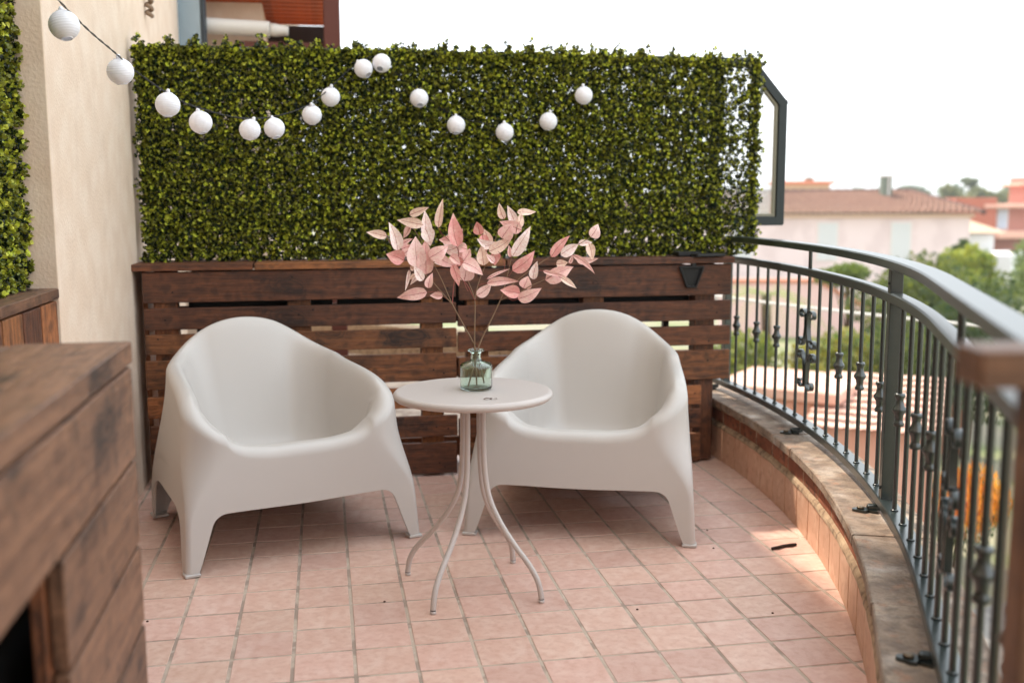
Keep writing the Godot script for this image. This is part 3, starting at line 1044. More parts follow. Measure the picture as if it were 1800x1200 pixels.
	tree("pine_tree", "broad dark green pine filling the view right of the railing post", "pine tree", Vector3(12.9, -3.6, -16.2), Vector3(0, 2.3, 0), Vector3(2.2, 1.4, 1.5), 8500, 0.10, Color(0.17, 0.20, 0.045), dg, 205, 14)
	tree("shrub", "dark leafy shrub between the pine and the orange flowers", "shrub", Vector3(11.6, -3.6, -13.2), Vector3(0, 1.7, 0), Vector3(1.5, 1.3, 1.0), 3600, 0.09, Color(0.10, 0.13, 0.04), dg, 215, 9)
	tree("pine_tree", "flat topped bough of a pine left of the railing post", "pine tree", Vector3(11.3, -3.6, -17.2), Vector3(0, 3.1, 0), Vector3(0.75, 0.30, 0.6), 1900, 0.09, Color(0.20, 0.25, 0.06), mg, 206, 6)
	tree("bush", "bright yellow green bush right of the pink house, left of the grey green one", "bush", Vector3(19.0, -3.6, -24.0), Vector3(0, 2.5, 0), Vector3(1.0, 1.1, 1.0), 3000, 0.12, Color(0.46, 0.45, 0.06), Color(0.18, 0.25, 0.05), 207, 9)
	tree("bush", "grey green leafy bush at the right edge above the handrail", "bush", Vector3(20.6, -3.6, -23.0), Vector3(0, 2.6, 0), Vector3(1.1, 1.2, 1.0), 3000, 0.12, Color(0.30, 0.36, 0.16), Color(0.15, 0.21, 0.08), 208, 10)
	tree("bush", "small dark cypress at the pink house's right corner", "bush", Vector3(24.6, -3.6, -33.0), Vector3(0, 2.7, 0), Vector3(0.4, 0.8, 0.4), 1200, 0.12, mg, dg, 209, 5)
	var fl := thing("flowering_shrub", "shrub covered in orange flowers seen between the railing bars", "shrub", Vector3(8.0, -3.6, -8.0))
	leaf_cloud("blossom", fl, Vector3(0.05, 0.95, 0.15), Vector3(0.65, 0.62, 0.5), 1800, 0.05, Color(0.95, 0.32, 0.02), Color(0.95, 0.50, 0.06), 210, 9)
	leaf_cloud("foliage", fl, Vector3(0, 0.75, 0), Vector3(0.65, 0.7, 0.5), 1000, 0.06, mg, dg, 211, 8)
	part("stem", join([tube([Vector3.ZERO, Vector3(0.05, 0.5, 0), Vector3(0, 0.9, 0)], 0.03, 6)]), M.bark, fl)
	# far tree line and umbrella pines
	for k in 9:
		var p := Vector3(80.0 + k * 6.5 + rng.randf_range(-1, 1), -3.6, -186.0 + k * 1.0)
		tree("far_tree", ["hazy skyline tree farthest left, half behind the orange building", "hazy skyline tree second from the orange building", "hazy skyline tree third from the orange building", "hazy skyline tree fourth from the orange building", "hazy skyline tree in the middle of the row behind the ridge", "hazy skyline tree left of the roof vent tower", "hazy skyline tree right behind the roof vent tower", "hazy skyline tree right of the roof vent tower", "hazy skyline tree nearest the antenna"][k], "tree", p, Vector3(0, 5.4, 0), Vector3(4.0, 1.9, 2.0), 500, 0.7, Color(0.20, 0.24, 0.15), Color(0.11, 0.15, 0.10), 220 + k, 6, "trees along the skyline")
	tree("umbrella_pine", "umbrella pine on the skyline above the red house", "pine tree", Vector3(74.2, -3.6, -106.0), Vector3(0, 6.6, 0), Vector3(1.7, 0.55, 1.2), 500, 0.3, Color(0.18, 0.20, 0.10), Color(0.10, 0.13, 0.07), 240, 5)
	for k in 4:
		tree("skyline_tree", ["round olive tree left below the umbrella pine", "round olive tree right below the umbrella pine", "olive tree behind the red house's terraces", "olive tree at the far right edge of the skyline"][k], "tree", Vector3(70.6 + k * 3.1, -3.6, -104.5), Vector3(0, 4.9, 0), Vector3(1.9, 1.5, 1.4), 700, 0.35, Color(0.25, 0.25, 0.11), Color(0.13, 0.15, 0.07), 250 + k, 6)
	# pale cable across the garden
	var cb := thing("overhead_cable", "pale sagging cable crossing behind the railing bars", "cable", Vector3(4.1, 0.28, -4.55))
	var cpts := []
	for i in 25:
		var t := i / 24.0
		cpts.append(Vector3(lerpf(-2.4, 3.6, t), lerpf(0.33, -0.33, t) - 0.35 * t * (1.0 - t), lerpf(-0.5, 0.75, t)))
	part("cable", join([tube(cpts, 0.013, 7)]), mat(Color(0.88, 0.85, 0.82), 0.7), cb)

func palm(called: String, label: String, base: Vector3) -> void:
	var t := thing(called, label, "palm")
	t.position = base
	part("trunk", join([tube([Vector3.ZERO, Vector3(0.05, 1.3, 0), Vector3(0, 2.6, 0)], [0.16, 0.13, 0.12], 8)]), M.bark, t)
	var gm := mat(Color(0.45, 0.49, 0.25), 0.7)
	gm.backlight_enabled = true
	gm.backlight = Color(0.5, 0.5, 0.35)
	for k in 16:
		var a := TAU * k / 16.0 + rng.randf_range(-0.15, 0.15)
		var lift := rng.randf_range(0.2, 0.9)
		var v := PackedVector3Array()
		var nn := PackedVector3Array()
		var ix := PackedInt32Array()
		for i in 26:
			var u := i / 25.0
			var out := 1.7 * u
			var p := Vector3(cos(a) * out, 2.6 + lift * 1.4 * u - 1.7 * u * u, sin(a) * out)
			var ahead := Vector3(cos(a), 0.4 - 1.2 * u, sin(a)).normalized()
			for sg in [-1.0, 1.0]:
				var sd: Vector3 = Vector3(-sin(a), 0, cos(a)) * sg
				var tip := p + (sd * 0.8 + ahead * 0.6 + Vector3(0, -0.35, 0)) * (0.42 * sin(PI * (0.12 + 0.8 * u)))
				var o := v.size()
				v.append_array([p, p + ahead * 0.024, tip])
				for q in 3:
					nn.append(Vector3(sd.x * 0.3, 1, sd.z * 0.3).normalized())
				ix.append_array([o, o + 1, o + 2] if sg > 0.0 else [o, o + 2, o + 1])
		part("frond", to_mesh(v, nn, ix), gm, t)

# ------------------------------------------------------------------ wooden planters
func plank(parent: Node3D, called: String, size: Vector3, at: Vector3, woods: Array, rot := Vector3.ZERO) -> MeshInstance3D:
	return part(called, cbox(size, 0.003), woods[rng.randi() % woods.size()], parent, at, rot)

func build_back_planter() -> void:
	var z0 := -0.60
	var p := thing("pallet_planter", "long brown pallet wood planter across the back behind the chairs", "planter", Vector3(0.48, 0, -0.75))
	var o := p.position
	# cap: three lengths of board
	var caps := [[-0.845, -0.34], [-0.337, 0.72], [0.723, 1.765]]
	for c in caps:
		plank(p, "cap_board", Vector3(c[1] - c[0] - 0.003, 0.028, 0.30), Vector3((c[0] + c[1]) / 2, 0.930 + rng.randf_range(-0.001, 0.001), -0.735) - o, M.wood, Vector3(0, 0, 0.001))
	# front boards of two pallets: [bottom, top]
	var left := [[0.786, 0.912], [0.674, 0.763], [0.570, 0.653], [0.425, 0.545], [0.306, 0.395], [0.178, 0.270], [0.012, 0.150]]
	var right := [[0.772, 0.910], [0.658, 0.748], [0.546, 0.633], [0.388, 0.522], [0.274, 0.362], [0.165, 0.252], [0.010, 0.140]]
	for side in 2:
		var rows: Array = [left, right][side]
		for k in rows.size():
			var x0 := -0.785 if side == 0 else 0.513
			var x1 := 0.503 if side == 0 else (1.757 if k < 4 else 1.625)
			x0 += rng.randf_range(-0.004, 0.004)
			x1 += rng.randf_range(-0.003, 0.002)
			var y0: float = rows[k][0]
			var y1: float = rows[k][1]
			var m: MeshInstance3D = plank(p, "plank", Vector3(x1 - x0, y1 - y0, 0.021), Vector3((x0 + x1) / 2, (y0 + y1) / 2, z0 - 0.0105 + rng.randf_range(-0.0015, 0.0015)) - o, M.wood, Vector3(0, 0, rng.randf_range(-0.002, 0.002)))
			# nail heads and old nail holes
			for xs in [x0 + 0.06, x0 + 0.10, (x0 + x1) / 2 - 0.03, (x0 + x1) / 2 + 0.03, x1 - 0.09, x1 - 0.05]:
				if rng.randf() < 0.75:
					var nm := nail_mesh()
					part("nail", nm, M.dark, m, Vector3(xs + rng.randf_range(-0.02, 0.02) - (x0 + x1) / 2, rng.randf_range(-0.3, 0.3) * (y1 - y0), 0.0105), Vector3(PI / 2, 0, 0))
	# uprights between front and back boards
	for x in [-0.70, -0.16, 0.40, 0.60, 1.12, 1.64]:
		var hh := 0.90 if x < 1.6 else 0.90
		plank(p, "upright", Vector3(hh, 0.095, 0.075), Vector3(x, 0.462, z0 - 0.060) - o, M.wood, Vector3(0, 0, PI / 2))
	# back boards with wider gaps
	for k in 5:
		var y: float = [0.84, 0.70, 0.44, 0.30, 0.07][k]
		plank(p, "back_plank", Vector3(2.54, 0.092, 0.02), Vector3(0.48, y, -0.868) - o, M.wood)
	for x in [-0.79, 1.70]:
		plank(p, "end_board", Vector3(0.9, 0.17, 0.02), Vector3(x, 0.46, -0.78) - o, M.wood, Vector3(0, PI / 2, PI / 2))
	# dark liner troughs hanging in the upper half
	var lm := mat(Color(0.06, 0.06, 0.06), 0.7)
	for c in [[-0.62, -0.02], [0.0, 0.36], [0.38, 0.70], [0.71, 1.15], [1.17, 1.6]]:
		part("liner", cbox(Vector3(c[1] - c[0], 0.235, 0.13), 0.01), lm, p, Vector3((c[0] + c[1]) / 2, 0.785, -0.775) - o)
	# black bracket clipped over the cap
	var b := thing("metal_bracket", "black V shaped metal bracket hooked over the planter's right end", "bracket", Vector3(1.562, 0.945, -0.60))
	var vee := PackedVector2Array([Vector2(-0.055, 0), Vector2(0.055, 0), Vector2(0.021, -0.088), Vector2(-0.021, -0.088)])
	var hole := PackedVector2Array([Vector2(-0.028, -0.012), Vector2(0.028, -0.012), Vector2(0.012, -0.055), Vector2(-0.002, -0.062), Vector2(-0.012, -0.055)])
	# a frame of four bars round an open middle, with a darker recessed sheet
	part("back_plate", extrude(vee, 0.004), M.black_metal, b, Vector3(0, -0.045, 0.003))
	for k in 4:
		var a := vee[k]
		var c := vee[(k + 1) % 4]
		part("edge_bar", cbox(Vector3((c - a).length() + 0.004, 0.009, 0.014), 0.002), M.black_metal, b, Vector3((a.x + c.x) / 2, (a.y + c.y) / 2 - 0.045, 0.012), Vector3(0, 0, (c - a).angle()))
	part("hook", cbox(Vector3(0.022, 0.055, 0.012), 0.002), M.black_metal, b, Vector3(0.01, -0.022, 0.008))
	part("arm", cbox(Vector3(0.14, 0.012, 0.08), 0.003), mat(Color(0.14, 0.135, 0.14), 0.45, 0.2), b, Vector3(0.075, 0.008, 0.0), Vector3(0, 0.15, 0))
	part("clamp", cbox(Vector3(0.11, 0.02, 0.09), 0.003), M.black_metal, b, Vector3(0.0, 0.012, -0.055))

var _nail: ArrayMesh
func nail_mesh() -> ArrayMesh:
	if _nail == null:
		_nail = join([lathe([[0.0, 0.0], [0.0038, 0.0], [0.0036, 0.0008], [0.0, 0.001]], 8)])
	return _nail

func build_side_planters() -> void:
	# planter in the alcove beside the wall
	var a := thing("alcove_planter", "brown wooden planter under the leafy screen left of the wall corner", "planter", Vector3(-1.0, 0, 1.2))
	plank(a, "cap_board", Vector3(1.45, 0.03, 0.29), Vector3(0.032, 0.930, 0.085), M.old_wood, Vector3(0, PI / 2, 0))
	for k in 8:
		plank(a, "plank", Vector3(0.9, 0.165, 0.022), Vector3(0.165, 0.46, -0.52 + k * 0.178), M.wood, Vector3(0, PI / 2, PI / 2))
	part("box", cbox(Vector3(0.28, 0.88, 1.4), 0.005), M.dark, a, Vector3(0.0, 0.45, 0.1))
	# big planter in the foreground
	var f := thing("foreground_planter", "large out of focus brown wooden planter in the near left corner", "planter", Vector3(-0.72, 0, 2.9))
	var o := f.position
	plank(f, "cap_board", Vector3(2.1, 0.040, 0.20), Vector3(-0.50, 0.925, 2.888) - o, M.old_wood, Vector3(0, PI / 2, 0))
	for k in 2:
		plank(f, "cap_board", Vector3(2.08, 0.040, 0.20), Vector3(-0.704 - 0.204 * k, 0.924 - 0.0015 * k, 2.89) - o, M.old_wood, Vector3(0, PI / 2, 0))
	var ys := [[0.735, 0.900], [0.575, 0.727], [0.420, 0.566], [0.272, 0.411], [0.13, 0.263], [0.01, 0.122]]
	for k in ys.size():
		var z1 := 3.9 if k == 0 or k > 3 else 2.40
		plank(f, "plank", Vector3(z1 - 1.853, ys[k][1] - ys[k][0], 0.022), Vector3(-0.411, (ys[k][0] + ys[k][1]) / 2, (1.853 + z1) / 2) - o, M.old_wood, Vector3(0, PI / 2, 0))
		plank(f, "plank", Vector3(0.60, ys[k][1] - ys[k][0], 0.022), Vector3(-0.724, (ys[k][0] + ys[k][1]) / 2, 1.865) - o, M.old_wood)
	plank(f, "upright", Vector3(0.90, 0.10, 0.06), Vector3(-0.455, 0.45, 1.93) - o, M.wood, Vector3(0, PI / 2, PI / 2))
	plank(f, "upright", Vector3(0.90, 0.07, 0.02), Vector3(-0.435, 0.45, 2.37) - o, M.wood, Vector3(0, PI / 2, PI / 2))
	part("liner", cbox(Vector3(0.45, 0.86, 1.95), 0.01), M.dark, f, Vector3(-0.735, 0.45, 2.88) - o)
	# narrow wooden shelf at the right edge
	var r := thing("wooden_shelf", "out of focus brown wooden shelf stand at the near right edge beside the railing", "shelf", Vector3(0.62, 0, 2.96))
	var ro := r.position
	plank(r, "top_board", Vector3(0.40, 0.034, 0.055), Vector3(0.693, 1.053, 3.03) - ro, [M.old_wood[0]], Vector3(0, -0.18, 0))
	plank(r, "upright", Vector3(1.035, 0.30, 0.04), Vector3(0.692, 0.518, 3.035) - ro, [M.old_wood[0]], Vector3(0, -0.18, PI / 2))

# ------------------------------------------------------------------ artificial hedges
func sprig(sd: int, leaves: int) -> ArrayMesh:
	var r := RandomNumberGenerator.new()
	r.seed = sd
	var v := PackedVector3Array()
	var n := PackedVector3Array()
	var ix := PackedInt32Array()
	var m := ArrayMesh.new()
	for layer in 2:
		v.clear()
		n.clear()
		ix.clear()
		for k in leaves:
			var t := k / float(leaves)
			var a := k * 2.4 + r.randf_range(-0.3, 0.3)
			var rr := [r.randf_range(-0.2, 0.2), Vector3(r.randfn(), r.randfn(), r.randfn() + 1.5), r.randf_range(0.013, 0.0195), r.randf_range(0.36, 0.46)]
			if (t > 0.52) != (layer == 1):
				continue
			var root := Vector3(0, 0, lerpf(0.0, 0.026, t))
			var open: float = lerpf(1.25, 0.40, t) + rr[0]
			var d := Vector3(cos(a) * sin(open), sin(a) * sin(open), cos(open))
			var side := d.cross(rr[1]).normalized()
			var up := side.cross(d).normalized()
			var l: float = rr[2]
			var w: float = l * rr[3]
			var o := v.size()
			var bend := up * l * 0.12
			var pts := [root + d * l * 0.06, root + d * l * 0.40 + side * w * 0.85 + bend, root + d * l * 0.78 + side * w * 0.85 + bend, root + d * l - up * l * 0.05, root + d * l * 0.78 - side * w * 0.85 + bend, root + d * l * 0.40 - side * w * 0.85 + bend]
			for q in pts:
				v.append(q)
				n.append(up)
			n[o + 1] = (up - side * 0.3).normalized()
			n[o + 2] = n[o + 1]
			n[o + 4] = (up + side * 0.3).normalized()
			n[o + 5] = n[o + 4]
			for q in [[0, 1, 2], [0, 2, 3], [0, 3, 4], [0, 4, 5]]:
				ix.append_array([o + q[0], o + q[2], o + q[1]])
		add_surface(m, v, n, ix)
		m.surface_set_material(layer, M.leaf_tip if layer == 1 else M.leaf)
	return m

func hedge_foliage(parent: Node3D, w: float, h: float, t: float, count: int, sd: int, thin_right: bool) -> void:
	var r := RandomNumberGenerator.new()
	r.seed = sd
	var gaps := FastNoiseLite.new()
	gaps.seed = sd
	gaps.frequency = 22.0
	gaps.fractal_octaves = 2
	var broad := FastNoiseLite.new()
	broad.seed = sd + 1
	broad.frequency = 2.2
	for kind in 3:
		var list := []
		var cols := []
		while list.size() < count / 3:
			var x := r.randf() * w
			var y := r.randf() * h
			var u := x / w
			var keep := 1.0 - (0.50 * smoothstep(0.938, 0.950, u) + 0.16 * smoothstep(0.70, 0.80, u) if thin_right else 0.0)
			if r.randf() > keep:
				continue
			var g := gaps.get_noise_2d(x, y) + 0.35 * broad.get_noise_2d(x, y)
			if g > 0.58 - (0.08 * smoothstep(0.6, 0.95, u) if thin_right else 0.0) and r.randf() < 0.93:
				continue
			# ragged outline: some sprigs reach past the edges
			if r.randf() < 0.07:
				y = h - 0.012 + absf(r.randfn()) * 0.013
				if gaps.get_noise_2d(x * 0.9, 7.0) > 0.22:
					y += 0.045 * r.randf()
			if r.randf() < 0.03:
				x = (w if r.randf() < 0.5 else 0.0) + r.randfn() * 0.012
			var z := pow(r.randf(), 0.7) * t
			var lean := Vector3(r.randfn() * 0.55, r.randfn() * 0.55, 0)
			var b := Basis.from_euler(Vector3(lean.x - 0.15, lean.y, r.randf() * TAU))
			if r.randf() < 0.22:
				b = Basis.from_euler(Vector3(PI + lean.x, lean.y, r.randf() * TAU))
			var s := r.randf_range(0.50, 0.92)
			list.append(Transform3D(b.scaled(Vector3.ONE * s), Vector3(x, y, z)))
			var q := r.randf()
			var e := r.randf_range(0.30, 0.62) if q < 0.62 else r.randf_range(0.95, 1.45)
			var c := Color(e, e * r.randf_range(0.92, 1.05), e * 0.9)
			cols.append(c)
		var mm := MultiMesh.new()
		mm.transform_format = MultiMesh.TRANSFORM_3D
		mm.use_colors = true
		mm.mesh = sprig(sd + kind, 9)
		mm.instance_count = list.size()
		for k in list.size():
			mm.set_instance_transform(k, list[k])
			mm.set_instance_color(k, cols[k])
		var mi := MultiMeshInstance3D.new()
		mi.name = "foliage"
		mi.multimesh = mm
		mi.set_meta("kind", "stuff")
		parent.add_child(mi, true)
	# plastic lattice that carries the sprigs
	var bars := []
	var gm := mat(Color(0.05, 0.085, 0.04), 0.6)
	var nx := int(w / 0.06)
	var ny := int(h / 0.06)
	for i in nx + 1:
		bars.append(tube([Vector3(w * i / nx, 0, 0), Vector3(w * i / nx, h, 0)], 0.0016, 4))
	for j in ny + 1:
		bars.append(tube([Vector3(0, h * j / ny, 0.002), Vector3(w, h * j / ny, 0.002)], 0.0016, 4))
	part("lattice", join(bars), gm, parent).set_meta("kind", "stuff")

func build_hedges() -> void:
	var a := thing("artificial_hedge", "wide artificial boxwood hedge standing on the back planter", "hedge", Vector3(-0.775, 0.948, -0.80))
	hedge_foliage(a, 2.69, 0.865, 0.062, 46000, 301, true)
	var b := thing("artificial_hedge", "artificial boxwood hedge at the left edge above the alcove planter", "hedge", Vector3(-0.955, 0.948, 2.0), PI / 2)
	hedge_foliage(b, 1.42, 1.25, 0.055, 17000, 341, false)

func build_screen() -> void:
	# glass wind screen in a dark green frame with a cut corner, behind the hedge
	var s := thing("glass_screen", "glass wind screen in dark green metal frame with cut corner behind the hedge", "screen", Vector3(0.7, 1.07, -0.90))
	var o := s.position
	var pts := [Vector2(-0.74, 1.095), Vector2(2.108, 1.095), Vector2(2.108, 1.648), Vector2(1.945, 1.832), Vector2(-0.74, 1.832)]
	var names := ["bottom_bar", "side_bar", "corner_bar", "top_bar", "side_bar"]
	for k in 5:
		var a: Vector2 = pts[k]
		var b: Vector2 = pts[(k + 1) % 5]
		var d := (b - a).normalized()
		var inner := Vector2(-d.y, d.x)
		var mid := (a + b) / 2
		part(names[k], cbox(Vector3((b - a).length() + 0.034, 0.042, 0.045), 0.003), M.frame_green, s, Vector3(mid.x, mid.y, -0.90 + 0.0012 * k) - o, Vector3(0, 0, d.angle()))
		var m2 := mid + inner * 0.028
		if k == 1 or k == 2 or k == 0:
			part("glazing_bead", cbox(Vector3((b - a).length() - 0.02, 0.014, 0.02), 0.002), mat(Color(0.55, 0.53, 0.46), 0.6), s, Vector3(m2.x, m2.y, -0.898 + 0.001 * k) - o, Vector3(0, 0, d.angle()))
	part("mullion", cbox(Vector3(0.035, 0.70, 0.04), 0.003), M.frame_green, s, Vector3(1.775, 1.463, -0.902) - o)
	var poly := PackedVector2Array()
	for p in pts:
		poly.append(p - Vector2(o.x, o.y))
	part("pane", extrude(poly, 0.006), M.pane, s, Vector3(0, 0, -0.004))
	for x in [-0.60, 1.56]:
		part("bracket_post", cbox(Vector3(0.03, 1.09, 0.03), 0.003), M.frame_green, s, Vector3(x, 0.545, -0.935) - o)

# ------------------------------------------------------------------ chairs
func rounded(wf: float, wr: float, zf: float, zb: float, rf: float, rb: float) -> PackedVector2Array:
	# closed outline, corresponding samples whatever the radii: front edge, right front corner, right side, right rear, back, left rear, left side, left front
	var out := PackedVector2Array()
	var w := maxf(wf, wr)
	var pts := PackedVector2Array()
	var nf := 110
	for i in nf:
		var t := (i + 0.5) / nf
		pts.append(Vector2(lerpf(-w + rf, w - rf, t), zf))
	for i in 14:
		var a := PI / 2 * (1.0 - (i + 0.5) / 14)
		pts.append(Vector2(w - rf + rf * cos(a), zf - rf + rf * sin(a)))
	for i in 56:
		pts.append(Vector2(w, lerpf(zf - rf, zb + rb, (i + 0.5) / 56)))
	for i in 24:
		var a := -PI / 2 * (i + 0.5) / 24
		pts.append(Vector2(w - rb + rb * cos(a), zb + rb + rb * sin(a)))
	for i in 30:
		pts.append(Vector2(lerpf(w - rb, -w + rb, (i + 0.5) / 30), zb))
	for i in 24:
		var a := -PI / 2 * (1.0 + (i + 0.5) / 24)
		pts.append(Vector2(-w + rb + rb * cos(a), zb + rb + rb * sin(a)))
	for i in 56:
		pts.append(Vector2(-w, lerpf(zb + rb, zf - rf, (i + 0.5) / 56)))
	for i in 14:
		var a := PI - PI / 2 * (i + 0.5) / 14
		pts.append(Vector2(-w + rf + rf * cos(a), zf - rf + rf * sin(a)))
	for p in pts:
		var t := (p.y - zb) / (zf - zb)
		out.append(Vector2(p.x * lerpf(wr, wf, t) / w, p.y))
	return out

func chair_outline(y: float) -> PackedVector2Array:
	var k := clampf(y / 0.46, 0, 1)
	var wf := lerpf(0.415, 0.388, k)
	var wr := lerpf(0.375, 0.312, smoothstep(0.1, 0.62, y))
	var zf := lerpf(0.388, 0.358, clampf(y / 0.4, 0, 1.2))
	var zb := lerpf(-0.385, -0.365, clampf(y / 0.7, 0, 1))
	return rounded(wf, wr, zf, zb, lerpf(0.020, 0.135, smoothstep(0.16, 0.40, y)), lerpf(0.07, 0.215, smoothstep(0.10, 0.60, y)))

func chair_rim(p: Vector2, idx: int) -> float:
	# height of the rim over a point of the top outline
	var z := p.y
	var arm: float
	var pts := [[-0.20, 0.607], [-0.08, 0.589], [0.05, 0.577], [0.12, 0.567], [0.20, 0.550], [0.26, 0.526], [0.30, 0.502], [0.33, 0.476], [0.36, 0.444]]
	var crown := [[0.0, 0.747], [0.06, 0.744], [0.112, 0.733], [0.16, 0.717], [0.21, 0.692], [0.25, 0.663], [0.28, 0.638], [0.31, 0.618], [0.34, 0.606]]
	arm = pts[pts.size() - 1][1]
	for i in pts.size() - 1:
		if z <= pts[i + 1][0]:
			var t: float = clampf((z - pts[i][0]) / (pts[i + 1][0] - pts[i][0]), 0, 1)
			arm = lerpf(pts[i][1], pts[i + 1][1], t)
			break
	var back: float = 0.606
	for i in crown.size() - 1:
		if absf(p.x) <= crown[i + 1][0]:
			back = lerpf(crown[i][1], crown[i + 1][1], (absf(p.x) - crown[i][0]) / (crown[i + 1][0] - crown[i][0]))
			break
	arm = lerpf(maxf(back, 0.60), arm, smoothstep(-0.24, -0.13, z))
	if z > 0.24:
		var ax := absf(p.x)
		var front := 0.380 + 0.012 * smoothstep(0.08, 0.20, ax) + 0.105 * smoothstep(0.16, 0.40, ax)
		arm = minf(arm, lerpf(arm, front, smoothstep(0.385, 0.30, ax)))
	return arm

func chair_mesh() -> ArrayMesh:
	var top := chair_outline(0.50)
	var n := top.size()
	var rim := PackedFloat32Array()
	var low := PackedFloat32Array()
	for i in n:
		rim.append(chair_rim(chair_outline(0.55)[i] if i == 0 else top[i], i))
	# use the outline at each sample's own height for the rim, and smooth the rim along the edge
	for pass_ in 34:
		var c := rim.duplicate()
		for i in n:
			rim[i] = (c[(i + n - 1) % n] + 2.0 * c[i] + c[(i + 1) % n]) / 4.0
	var base := chair_outline(0.0)
	for i in n:
		var p := base[i]
		var y := 0.0
		if p.y > 0.36:                                     # front
			var ax := absf(p.x)
			if ax < 0.372:
				var s := clampf((0.372 - ax) / 0.040, 0, 1)
				y = 0.135 * s
				var q := clampf((0.332 - ax) / 0.052, 0, 1)
				y += 0.050 * sqrt(maxf(0.0, 1.0 - (1.0 - q) * (1.0 - q))) - 0.004 * smoothstep(0.28, 0.0, ax)
		elif p.y < -0.37 and absf(p.x) < 0.31:             # back
			var s := clampf((0.31 - absf(p.x)) / 0.05, 0, 1)
			y = 0.07 * sqrt(maxf(0.0, 1.0 - (1.0 - s) * (1.0 - s)))
		elif absf(p.y) < 0.37 and absf(p.x) > 0.3:         # sides
			var e := 0.322 - p.y
			var g := p.y + 0.30
			if e > 0.0 and g > 0.0:
				var s := clampf(minf(e, g) / 0.030, 0, 1)
				var q := clampf((minf(e, g) - 0.03) / 0.13, 0, 1)
				y = 0.12 * s + 0.065 * sqrt(maxf(0.0, 1.0 - (1.0 - q) * (1.0 - q)))
		low.append(y)
	for pass_ in 2:
		var c := low.duplicate()
		for i in n:
			if low[i] > 0.0:
				low[i] = (c[(i + n - 1) % n] + 6.0 * c[i] + c[(i + 1) % n]) / 8.0
	var levels := []
	for k in 41:
		levels.append(chair_outline(k * 0.02))
	var at_height := func(i: int, y: float) -> Vector3:
		var f := clampf(y / 0.02, 0, 39.999)
		var k := int(f)
		var p: Vector2 = levels[k][i].lerp(levels[k + 1][i], f - k)
		return Vector3(p.x, y, p.y)
	var inward := PackedVector3Array()
	for i in n:
		var a: Vector3 = at_height.call((i + n - 1) % n, rim[i])
		var b: Vector3 = at_height.call((i + 1) % n, rim[i])
		var d := (b - a)
		d.y = 0
		d = d.normalized()
		inward.append(Vector3(d.z, 0, -d.x))
	for i in n:
		var c := Vector3(0, 0, 0.02)
		var p: Vector3 = at_height.call(i, 0.4)
		if inward[i].dot(c - p) < 0.0:
			inward[i] = -inward[i]
	var skirt := []
	for lay in [[0.009, 0.10], [0.009, 0.0]]:
		var row := PackedVector3Array()
		for i in n:
			var p: Vector3 = at_height.call(i, low[i])
			row.append(p + inward[i] * lay[0] + Vector3(0, lay[1], 0))
		skirt.append(row)
	var edge := [skirt[1]]
	var lowrow := PackedVector3Array()
	for i in n:
		lowrow.append(at_height.call(i, low[i]))
	edge.append(lowrow)
	var outer := [lowrow.duplicate()]
	var rr := PackedFloat32Array()
	for i in n:
		rr.append(lerpf(0.042, 0.030, smoothstep(0.50, 0.70, rim[i])))
	for k in range(1, 15):
		var row := PackedVector3Array()
		for i in n:
			row.append(at_height.call(i, lerpf(low[i], rim[i] - rr[i], k / 14.0)))
		outer.append(row)
	var shoulder := PackedVector3Array()
	for i in n:
		shoulder.append(at_height.call(i, rim[i] - rr[i]))
	for k in range(1, 11):
		var a := PI / 2 * k / 10.0
		var row := PackedVector3Array()
		for i in n:
			row.append(shoulder[i] + Vector3(0, rr[i] * sin(a), 0) + inward[i] * rr[i] * (1.0 - cos(a)))
		outer.append(row)
	# bowl
	var seat := rounded(0.262, 0.225, 0.262, -0.175, 0.15, 0.15)
	var crest: PackedVector3Array = outer[outer.size() - 1]
	for k in range(1, 25):
		var t := k / 24.0
		var row := PackedVector3Array()
		for i in n:
			var a := crest[i]
			var zz := seat[i].y
			var ys := 0.262 + 0.084 * clampf((zz + 0.17) / 0.42, 0, 1)
			var b := Vector3(seat[i].x, ys, zz)
			var drop := a.y - ys
			var c1 := a + inward[i] * 0.052 + Vector3(0, -0.02 * drop, 0)
			var flat := Vector3(a.x, 0, a.z) - Vector3(b.x, 0, b.z)
			var c2 := b + flat * 0.42
			if a.z > 0.25 and absf(a.x) < 0.34:
				c1 = a + inward[i] * 0.055 + Vector3(0, 0.002, 0)
			row.append(a.bezier_interpolate(c1, c2, b, t))
		outer.append(row)
	for k in [0.66, 0.33, 0.02]:
		var row := PackedVector3Array()
		for i in n:
			var b := Vector3(seat[i].x, 0.262 + 0.084 * clampf((seat[i].y + 0.17) / 0.42, 0, 1), seat[i].y)
			row.append(Vector3(0, 0.302, 0.04).lerp(b, k))
		outer.append(row)
	return join([grid(outer, true, 1.0), grid(edge, true, 1.0), grid(skirt, true, 1.0)])

func build_chairs() -> void:
	var m := chair_mesh()
	var spots := [[Vector3(-0.255, 0, -0.013), 0.346, "cream plastic tub armchair left of the table, beside the wall"], [Vector3(0.940, 0, 0.007), -0.363, "cream plastic tub armchair right of the table, beside the railing"]]
	for s in spots:
		var c := thing("tub_armchair", s[2], "armchair", s[0], s[1], "cream plastic tub armchairs")
		part("shell", m, M.plastic, c, Vector3(0, 0.006, 0))
		for sx in [-1, 1]:
			for sz in [-1, 1]:
				var pos := Vector3(sx * (0.3925 if sz > 0 else 0.346), 0.006, 0.3685 if sz > 0 else -0.356)
				part("foot", cbox(Vector3(0.052 if sz > 0 else 0.06, 0.012, 0.046 if sz > 0 else 0.06), 0.004), M.plastic, c, pos)

